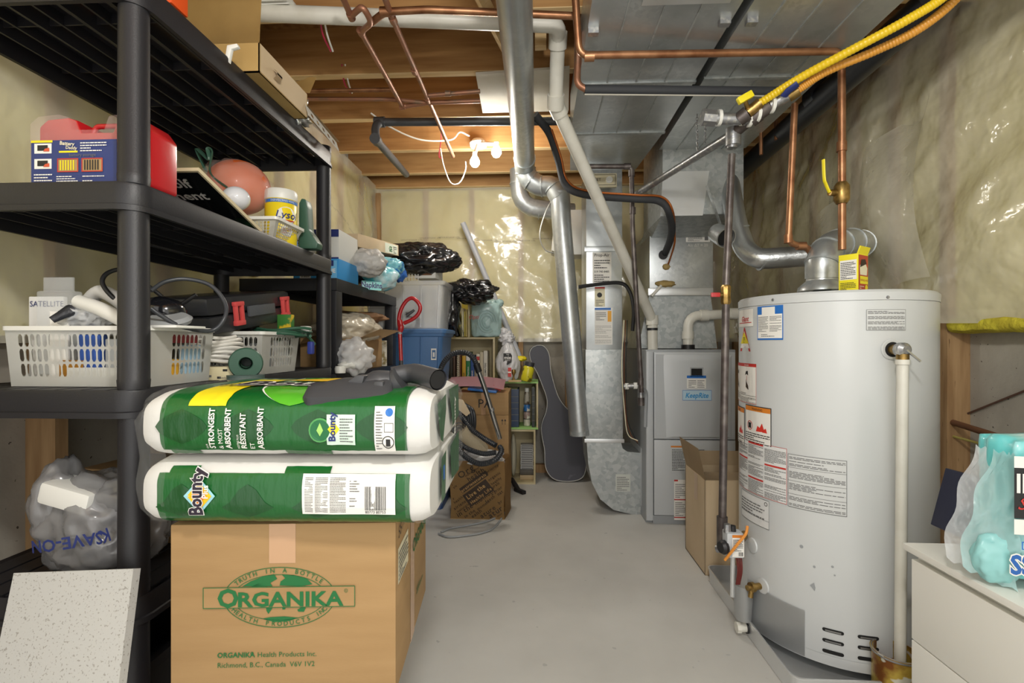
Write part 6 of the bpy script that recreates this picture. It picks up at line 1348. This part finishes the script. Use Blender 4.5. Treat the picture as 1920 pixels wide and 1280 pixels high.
# cans
for k, (c_, lb) in enumerate((('c8c4b0', 'bottom pale tin'), ('a58f86', 'brownish tin'), ('2f6fae', 'blue labelled tin'))):
    p = P(988, 0, 3.95); z = .442 + k * .058
    t = thing('tin_can', lb + ' of the small stack in the green topped crate', 'can', (p.x, p.y, z)); MB().lathe([(.026, .002), (.027, .004), (.027, .052), (.025, .056), (.001, .056)], (p.x, p.y, z), mat('tin_' + c_, c_, .4, var=(30, 'e0dccb', .5, .58))).build('can_body', t)
    MB().lathe([(.0275, .053), (.028, .0555), (.026, .057)], (p.x, p.y, z), steel, cap=False).build('can_rim', t)
t = thing('spray_bottle', 'slender white printed bottle standing on the small tins', 'bottle', (p.x, p.y, .618))
MB().lathe([(.020, 0), (.021, .01), (.021, .085), (.018, .095)], (p.x, p.y, .618), mat('bottle_print', 'b9b4a4', .4, var=(24, '5b4a36', .5, .58))).build('bottle_body', t); MB().lathe([(.017, .095), (.017, .125), (.001, .127)], (p.x, p.y, .618), whitep).build('bottle_cap', t)
# cassettes
pcs = P(988, 0, 3.95); ORD = 'topmost second third fourth fifth sixth seventh eighth ninth tenth bottommost'.split()
for k in range(11):
    t = thing('cassette_case', ('%s grey cassette case from the top of the stack in lowest crate' % ORD[10 - k]), 'cassette', (pcs.x, 3.93, .10 + k * .0178), R.uniform(-.03, .03) if False else 0, group='cassette cases stacked in the lowest crate')
    MB().box((pcs.x + .002 * math.sin(k * 2.1), 3.97, .10 + k * .0178 + .0085), (.102, .075, .0165), mat('cassette_grey', 'b5b5b2', .3), .0015).build('case_shell', t)
    MB().box((pcs.x + .002 * math.sin(k * 2.1), 3.9318, .10 + k * .0178 + .0085), (.085, .001, .009), mat('cassette_dark', '6c6c6c', .4)).build('case_insert', t)
for z, m, lb in ((.016, 'b59f7a', 'tan cassette holder under the cassette stack'), (.058, '57534b', 'dark cassette holder under the cassette stack')): MB().bx(pcs.x - .055, pcs.x + .055, 3.93, 4.05, z, z + .038, mat('holder_' + m, m, .5), .002).build('cassette_holder', label=lb, cat='holder')
MB().blob((P(962, 0, 3.9).x, 3.98, .20), (.025, .06, .17), mat('cream_bag', 'bdb9a4', .6, bump=(20, .6, .008)), 41, .1, 1.5, 3).build('cream_sack', label='cream sack standing left of the cassettes', cat='sack')
# teal bag, white bag, jar, trophy
c = P(913, 632, 3.95); c.z = 1.147
t = thing('teal_carrier_bag', 'pale teal carrier bag wrapped round a tub on the crates', 'bag', c)
def tub(p): 
    m = max((p.x ** 2 + p.y ** 2) ** .5, abs(p.z)); return p * (p.length / m * .8 + .2) * .9
MB().blob(c + V((0, -.02, .135)), (.135, .10, .15), bagt, 43, .09, 2.6, 5, flat=.9, shape=tub).build('bag_film', t)
b = MB()
for k in range(5): b.blob(c + V((-.10 + k * .05, -.02 + .02 * (k % 2), .27)), (.035, .03, .03), bagt, 50 + k, .5, 3, 3)
b.build('bag_mouth', t)
b = MB()
for k in range(3):
    b.tube([c + V((.015 + (.035 + k * .018) * math.cos(a), -.122 + .004 * k, .12 + (.045 + k * .02) * math.sin(a))) for a in [2 * PI * j / 20 for j in range(18)]], .006, bagt, 6)
b.build('bag_fold', t)
s = Sheet(plane(c + V((-.13, -.128, .14)), (1, 0, 0), (0, 0, 1))); s.b = .002; s.text('Opti', -.0, .0, .03, redi, al='LEFT', shear=.2); s.done('bag_print', t)
c = P(952, 712, 3.85); c.z = .802
t = thing('white_carrier_bag', 'white knotted carrier bag with black badge on the green crate', 'bag', c)
def drop(p): k = 1 - .55 * max(0, p.z) ** 1.3; return V((p.x * k, p.y * k, p.z))
MB().blob(c + V((0, .04, .15)), (.095, .09, .17), bagw, 47, .14, 2.4, 5, flat=.88, shape=drop).build('bag_film', t)
b = MB(); b.blob(c + V((-.01, .03, .34)), (.055, .03, .05), bagw, 48, .5, 3, 4).blob(c + V((-.03, .02, .39)), (.025, .02, .03), bagw, 49, .5, 3, 3); b.build('bag_knot', t)
s = Sheet(plane(c + V((-.03, -.052, .13)), (1, 0, 0), (0, 0, 1))); s.b = .002; s.poly([(.0, .02), (.03, 0), (.06, .02), (.066, .07), (.055, .09), (.0, .09)], ink, 0).text('mie', .032, .045, .026, paper, 2, bold=.02).text('THE', .032, .076, .008, paper, 2).text('PARTY', .032, .03, .010, paper, 2); s.rect(.035, -.09, .06, -.02, redi, 0).rect(.035, -.06, .06, -.05, paper, 1); s.done('bag_print', t)
c = P(989, 710, 3.85); c.z = .802
t = thing('yellow_jar', 'yellow labelled jar with dark lid tilted on the green crate', 'jar', c)
ax = (.22, 0, 1)
MB().lathe([(.04, 0), (.045, .008), (.045, .10), (.036, .115), (.033, .12)], c + V((-.012, 0, .004)), mat('jar_yellow', 'd9cf2e', .3, var=(20, '6a6320', .56, .6)), axis=ax).build('jar_body', t)
MB().lathe([(.036, .118), (.037, .15), (.001, .152)], c + V((-.012, 0, .004)), darkg, axis=ax).build('jar_lid', t)
MB().blob(P(976, 672, 3.9), (.05, .04, .02), yellow, 51, .4, 3, 3).build('yellow_cloth', label='folded yellow cloth above the jar on the green crate', cat='cloth')
c = P(965, 712, 3.74); c.z = .802
t = thing('small_trophy', 'little brass trophy cup on a wooden base, crate front', 'trophy', c)
MB().box(c + V((0, .06, .008)), (.10, .05, .015), mat('trophy_base', 'b9a070', .5), .002).build('base', t)
MB().lathe([(.015, 0), (.005, .02), (.006, .035), (.018, .06), (.014, .08), (.004, .082)], c + V((-.01, .055, .015)), brass, seg=14).build('cup', t)
# guitar case
go = [(870, 240), (900, 241), (925, 262), (940, 300), (946, 370), (962, 440), (985, 510), (1012, 555), (1045, 590), (1085, 630), (1112, 690), (1130, 760), (1138, 840), (1134, 900), (1115, 940), (1070, 958), (1010, 960), (960, 948), (928, 915), (914, 870), (912, 800), (900, 740), (894, 690), (900, 650), (920, 600), (927, 550), (920, 510), (905, 470), (872, 390), (840, 335), (829, 285), (842, 255)]
gp = [P(700 + x / 2.845, 560 + y / 2.845, 3.98) for x, y in go]
zb = min(p.z for p in gp); y0g = 3.93
t = thing('guitar_case', 'charcoal guitar case with white piping leaning against the back wall', 'guitar case', (sum(p.x for p in gp) / len(gp), y0g, max(0, zb)))
gk = mat('case_charcoal', '4a4b54', .55, bump=(200, .4, .001), marks=(14, '5d5e68', .68))
def lean(p, off=0): z = p.z - zb + .004; return V((p.x, y0g + off + z * .115, z))
gs = spline(gp + [gp[0]], 3)[:-1]
b = MB(); cen = V((sum(p.x for p in gs) / len(gs), 0, sum(p.z for p in gs) / len(gs)))
def shrink(k): return [V((p.x + (cen.x - p.x) * k * .3, 0, p.z + (cen.z - p.z) * k * .1)) for p in gs]
b.rings([[lean(p, .004) for p in shrink(.06)], [lean(p, .012) for p in gs], [lean(p, .10) for p in gs], [lean(p, .11) for p in shrink(.06)]], gk); b.build('case_shell', t)
pi = [lean(p, .002) for p in shrink(.10)]; b = MB(); b.tube(pi + [pi[0]], .003, mat('piping', 'c9c9c4', .5), 6); b.build('white_piping', t)
# long tube
MB().tube([P(868, 418, 4.13), P(905, 505, 4.12), P(962, 640, 4.11), P(975, 672, 4.10)], .0235, mat('grey_tube', 'bcc0c8', .35), 20).build('grey_tube', label='long pale grey tube leaning against the back wall', cat='tube')
# ================================================================ FLOOR GROUP: PA box, printed bag, hoses
t, M = cbox('moving_box', 'lower brown moving carton with arrows behind the printed paper bag', (-.375, 3.62, 0), (.37, .38, .60), card, 0)
s = Sheet(side(M, (.37, .38, .60))); 
for x in (.325, .345): s.rect(x, .535, x + .003, .57, ink).poly([(x - .006, .56), (x + .009, .56), (x + .0015, .575)], ink)
s.done('box_print', t)
t, M = cbox('moving_box', 'upper brown carton marked PA under the chrome wand', (-.375, 3.62, .602), (.37, .38, .155), card, 0)
s = Sheet(side(M, (.37, .38, .155))); s.text('PA', .155, .05, .06, ink, al='LEFT').rect(.18, .0, .21, .155, mat('clear_tape', 'c39c78')); s.done('box_print', t)
# blue floor-level folder, pink folder
pk = mat('pink_card', 'dcaab2', .6)
b = MB(); b.grid(lambda u, v: V((-.62 + .40 * u, 3.35 + .26 * v, .80 + .03 * math.sin(u * 2.2) + .05 * v - .04 * u)), 10, 4, pk, .012); b.build('pink_folder', label='dusty pink folder lying over the moving cartons', cat='folder')
b = MB(); b.box((-.37, 3.50, .775), (.20, .22, .018), mat('blue_folder', '2f73c0', .4), .004, Matrix.Rotation(.1, 4, 'Y')); b.build('blue_folder', label='bright blue folder under the pink one', cat='folder')
b = MB(); b.box((-.27, 3.42, .79), (.06, .02, .02), redi, .003, Matrix.Rotation(.4, 4, 'Y')); b.build('red_pen_case', label='tiny red case on the blue folder', cat='case')
# printed paper bag
pbx0, pbx1, pz1, py0 = P(844, 900, 3.1).x, P(946, 900, 3.1).x, .365, 3.085
kr = mat('kraft_bag', 'b5915f', .8, var=(4, 'a6824f', .4, .7)); pd = .22
t = thing('paper_bag', 'kraft paper bag covered in diagonal dark words', 'bag', ((pbx0 + pbx1) / 2, py0 + pd / 2, 0))
b = MB(); 
for q in ([(pbx0 + .012, py0 + .01), (pbx1 - .002, py0), (pbx0, py0 + .0), (pbx1, py0)],): pass
w_ = pbx1 - pbx0
def wall(p0, p1, nm='bag_wall'): 
    p0, p1 = V(p0), V(p1); MB().grid(lambda u, v: p0.lerp(p1, u) + V((.004 * math.sin(v * 7 + u * 3), .005 * math.sin(v * 5), pz1 * v)), 8, 8, kr, .002).build(nm, t)
wall((pbx0, py0, 0), (pbx1, py0, 0)); wall((pbx1, py0, 0), (pbx1 + .03, py0 + pd, 0)); wall((pbx0, py0 + pd, 0), (pbx1 + .03, py0 + pd, 0)); wall((pbx0, py0, 0), (pbx0, py0 + pd, 0))
MB().bx(pbx0, pbx1, py0, py0 + pd, .0, .003, kr).build('bag_bottom', t)
def bagf(u, v): return V((pbx0 + u, py0 + .005 * math.sin(v / pz1 * 5) - .001, 0)) + V((.004 * math.sin(v / pz1 * 7), 0, v)), V((0, -1, 0))
cs, sn = math.cos(.62), math.sin(.62)
def clip(s, tx, a_, c_, h_, m, bold=0, l=6):
    # a_ along diagonal, c_ across; keeps only glyphs that lie on the face
    x = 0
    for ch in tx:
        vs_, fs_ = glyph(ch, bold, 'LEFT'); wd = max([v.x for v in vs_], default=.35) * h_ + h_ * .14
        A_ = a_ + x; u = A_ * cs - c_ * sn; v = A_ * sn + c_ * cs
        us_ = [u, u + wd * cs - h_ * sn * 0, u - h_ * sn]; vz = [v, v + wd * sn, v + h_ * cs]
        if min(us_) > .004 and max(us_) < w_ - .004 and min(vz) > .004 and v + wd * sn + h_ * cs < pz1 - .004: s.text(ch, u, v, h_, m, l, rot=.62, al='LEFT', bold=bold)
        x += wd
s = Sheet(bagf)
def band_(a0, a1, c0, c1):
    pts = [(a0, c0), (a1, c0), (a1, c1), (a0, c1)]; s.poly([(a * cs - c * sn, a * sn + c * cs) for a, c in pts], inkb, 0)
band_(.155, .36, .085, .12); band_(.145, .33, -.012, .075)
words = [('prairie naturals', .20, .0, .018), ('health', .235, .12, .03), ('Organic', .20, .165, .042), ('make your', .30, .195, .018), ('a priority', .30, -.03, .018), ('Be in the moment', -.02, -.02, .03), ('health', .10, -.075, .022), ('nature', .14, -.11, .03), ('prairienaturals', .02, .03, .02), ('colour', .02, .085, .017), ('of health', .04, .062, .017), ('naturals', .18, -.14, .035), ('Omega', .26, -.18, .03), ('more', .02, .12, .024), ('naturals', .33, -.055, .02), ('Organic', .22, -.19, .024), ('breathe', .30, -.10, .02), ('make your', .235, .155, .015), ('health', .20, .235, .03), ('naturals', .06, .005, .016), ('in the', .08, -.05, .02), ('a priority', .34, .10, .016), ('organic', .34, .05, .018), ('healthy', .34, .02, .016), ('moment', .17, -.055, .018), ('simple', .10, .14, .014), ('live well', .05, .16, .016), ('nature', .02, .19, .02), ('Omega', .33, -.13, .02), ('fresh', .24, -.05, .02), ('more', .25, -.16, .014)]
for tx, a_, c_, h_ in words: clip(s, tx, a_, c_, h_, inkb, .015)
clip(s, 'prairienaturals', .16, .092, .019, kr, .02, 16); clip(s, 'Live the', .16, .036, .026, kr, .03, 16); clip(s, 'Healthy Life', .16, .0, .020, kr, .02, 16)
s.rect(.0, .31, .05, .36, inkb, 0).lines(.004, .314, .046, .356, 5, kr, 2); s.done('bag_print', t)
MB().blob(((pbx0 + pbx1) / 2, py0 + .10, .36), (w_ * .46, .11, .05), bagw, 61, .35, 2, 4).build('white_plastic', label='white plastic bag stuffed in the kraft paper bag mouth', cat='bag')
t = thing('rolled_rug', 'rolled beige woven mat with dark edge stuck in the paper bag', 'rug', P(885, 830, 3.12))
mt = mat('woven_mat', 'b7aa90', .9, bump=(220, 1, .003)); MB().tube([P(862, 805, 3.08), P(903, 845, 3.18)], .052, mt, 24).build('mat_roll', t)
b = MB(); 
for k in range(3): b.tube([P(862, 805, 3.08) + V((0, -.004, 0)) + V(((.014 + k * .015) * math.cos(a), -.01, (.014 + k * .015) * math.sin(a))) for a in [2 * PI * j / 22 for j in range(23)]], .005, mat('mat_edge', '3c3631', .8), 6)
b.build('dark_edge', t)
def corr(pts, r, name, label, n=14, parent=None, step=2):
    sp = spline(pts, n); 
    # resample evenly
    out = [sp[0]]; acc = 0; d_ = .006
    for a_, b_ in zip(sp, sp[1:]):
        L_ = (b_ - a_).length; q = d_ - acc
        while q < L_: out.append(a_.lerp(b_, q / L_)); q += d_
        acc = (acc + L_) % d_
    rs = [r if i % 2 else r * .86 for i in range(len(out))]
    b = MB().tube(out, rs, mat('hose_black', '2e3136', .35), 12)
    return b.build(name, parent) if parent else b.build(name, label=label, cat='hose')
t = thing('vacuum_hose', 'black ribbed vacuum hose arching over with a chrome wand', 'vacuum', P(825, 760, 3.0))
corr([P(826, 775, 3.0), P(824, 715, 3.02), P(829, 685, 3.02), P(848, 664, 3.03), P(873, 661, 3.04), P(888, 672, 3.05), P(896, 690, 3.06)], .0175, 'ribbed_hose', '', parent=t)
MB().tube([P(893, 682, 3.055), P(898, 697, 3.06)], .021, blackm, 16).build('hose_cuff', t)
MB().tube(spline([P(898, 697, 3.06), P(912, 738, 3.09), P(937, 822, 3.14)], 5), .0155, chrome, 20).build('chrome_wand', t)
MB().tube([P(921, 765, 3.108), P(922.5, 770, 3.11)], .0175, steel, 16).build('wand_ring', t)
t = thing('vacuum_hose', 'second black ribbed hose curled over the kraft paper bag', 'vacuum', P(870, 860, 2.98))
corr([P(835, 740, 3.1), P(855, 765, 3.1), P(880, 800, 3.08), P(905, 820, 3.05), P(930, 835, 3.0)], .0175, 'ribbed_hose', '', parent=t)
corr([P(930, 848, 3.0), P(905, 850, 2.98), P(875, 840, 2.98), P(856, 825, 3.0)], .0165, 'ribbed_hose', '', parent=t)
corr([P(852, 800, 3.0), P(855, 830, 2.97), P(872, 855, 2.94), P(900, 869, 2.93), P(928, 862, 2.95), P(940, 845, 3.0), P(936, 836, 3.03)], .0175, 'ribbed_hose', '', parent=t)
t = thing('coiled_hose', 'bundle of smooth black hose coils below the tan cuff', 'hose', P(868, 780, 3.2))
for k in range(6):
    MB().tube(spline([P(850 + k * 4, 742 + k * 3, 3.16 + k * .01), P(862 + k * 5, 760 + k * 2, 3.14), P(872 + k * 3.5, 795 + k * 1, 3.14), P(866 + k * 3, 822, 3.16 + k * .01)]), .011, mat('hose_black', '2e3136'), 10).build('coil_loop', t)
b = MB(); b.prism([(0, 0), (.06, -.05), (.085, -.03), (.04, .05), (.0, .06)], P(856, 765, 3.06), (1, 0, 0), (0, 0, 1), mat('tan_card', 'cdb99a', .7), -.01, .002); b.build('tan_sleeve', label='tan card sleeve wrapped on the black hose coils', cat='sleeve')
# ring of flex line on floor, black shoe/plug
pts = [PZ(x, y, .008) for x, y in ((827, 997), (845, 990), (880, 984), (915, 976), (945, 962), (955, 948), (930, 985), (905, 998), (870, 1004), (840, 1006), (822, 1000))]
MB().tube(spline(pts, 8), .0055, mgrey, 10).build('floor_cable', label='grey cable lying in a loop on the floor before paper bag', cat='cable')
t = thing('dusting_nozzle', 'small black vacuum brush head lying on the floor by the bag', 'brush', PZ(965, 915, 0))
b = MB(); c = PZ(966, 922, 0); b.tube([c + V((-.03, .10, .07)), c + V((0, .03, .04)), c + V((.03, -.02, .018))], [.016, .02, .014], blackm, 12, flat=.8); b.build('neck', t)
b = MB(Matrix.Translation(c + V((.035, -.02, .0))) @ Matrix.Rotation(-.9, 4, 'Z')); b.box((0, 0, .014), (.11, .035, .026), blackm, .006); b.build('brush_base', t)
Bx('wall_footing', 'short dark wooden block at the back wall foot behind guitar case', (.02, 4.24, 0), (.5, .05, .07), studm, 'block')
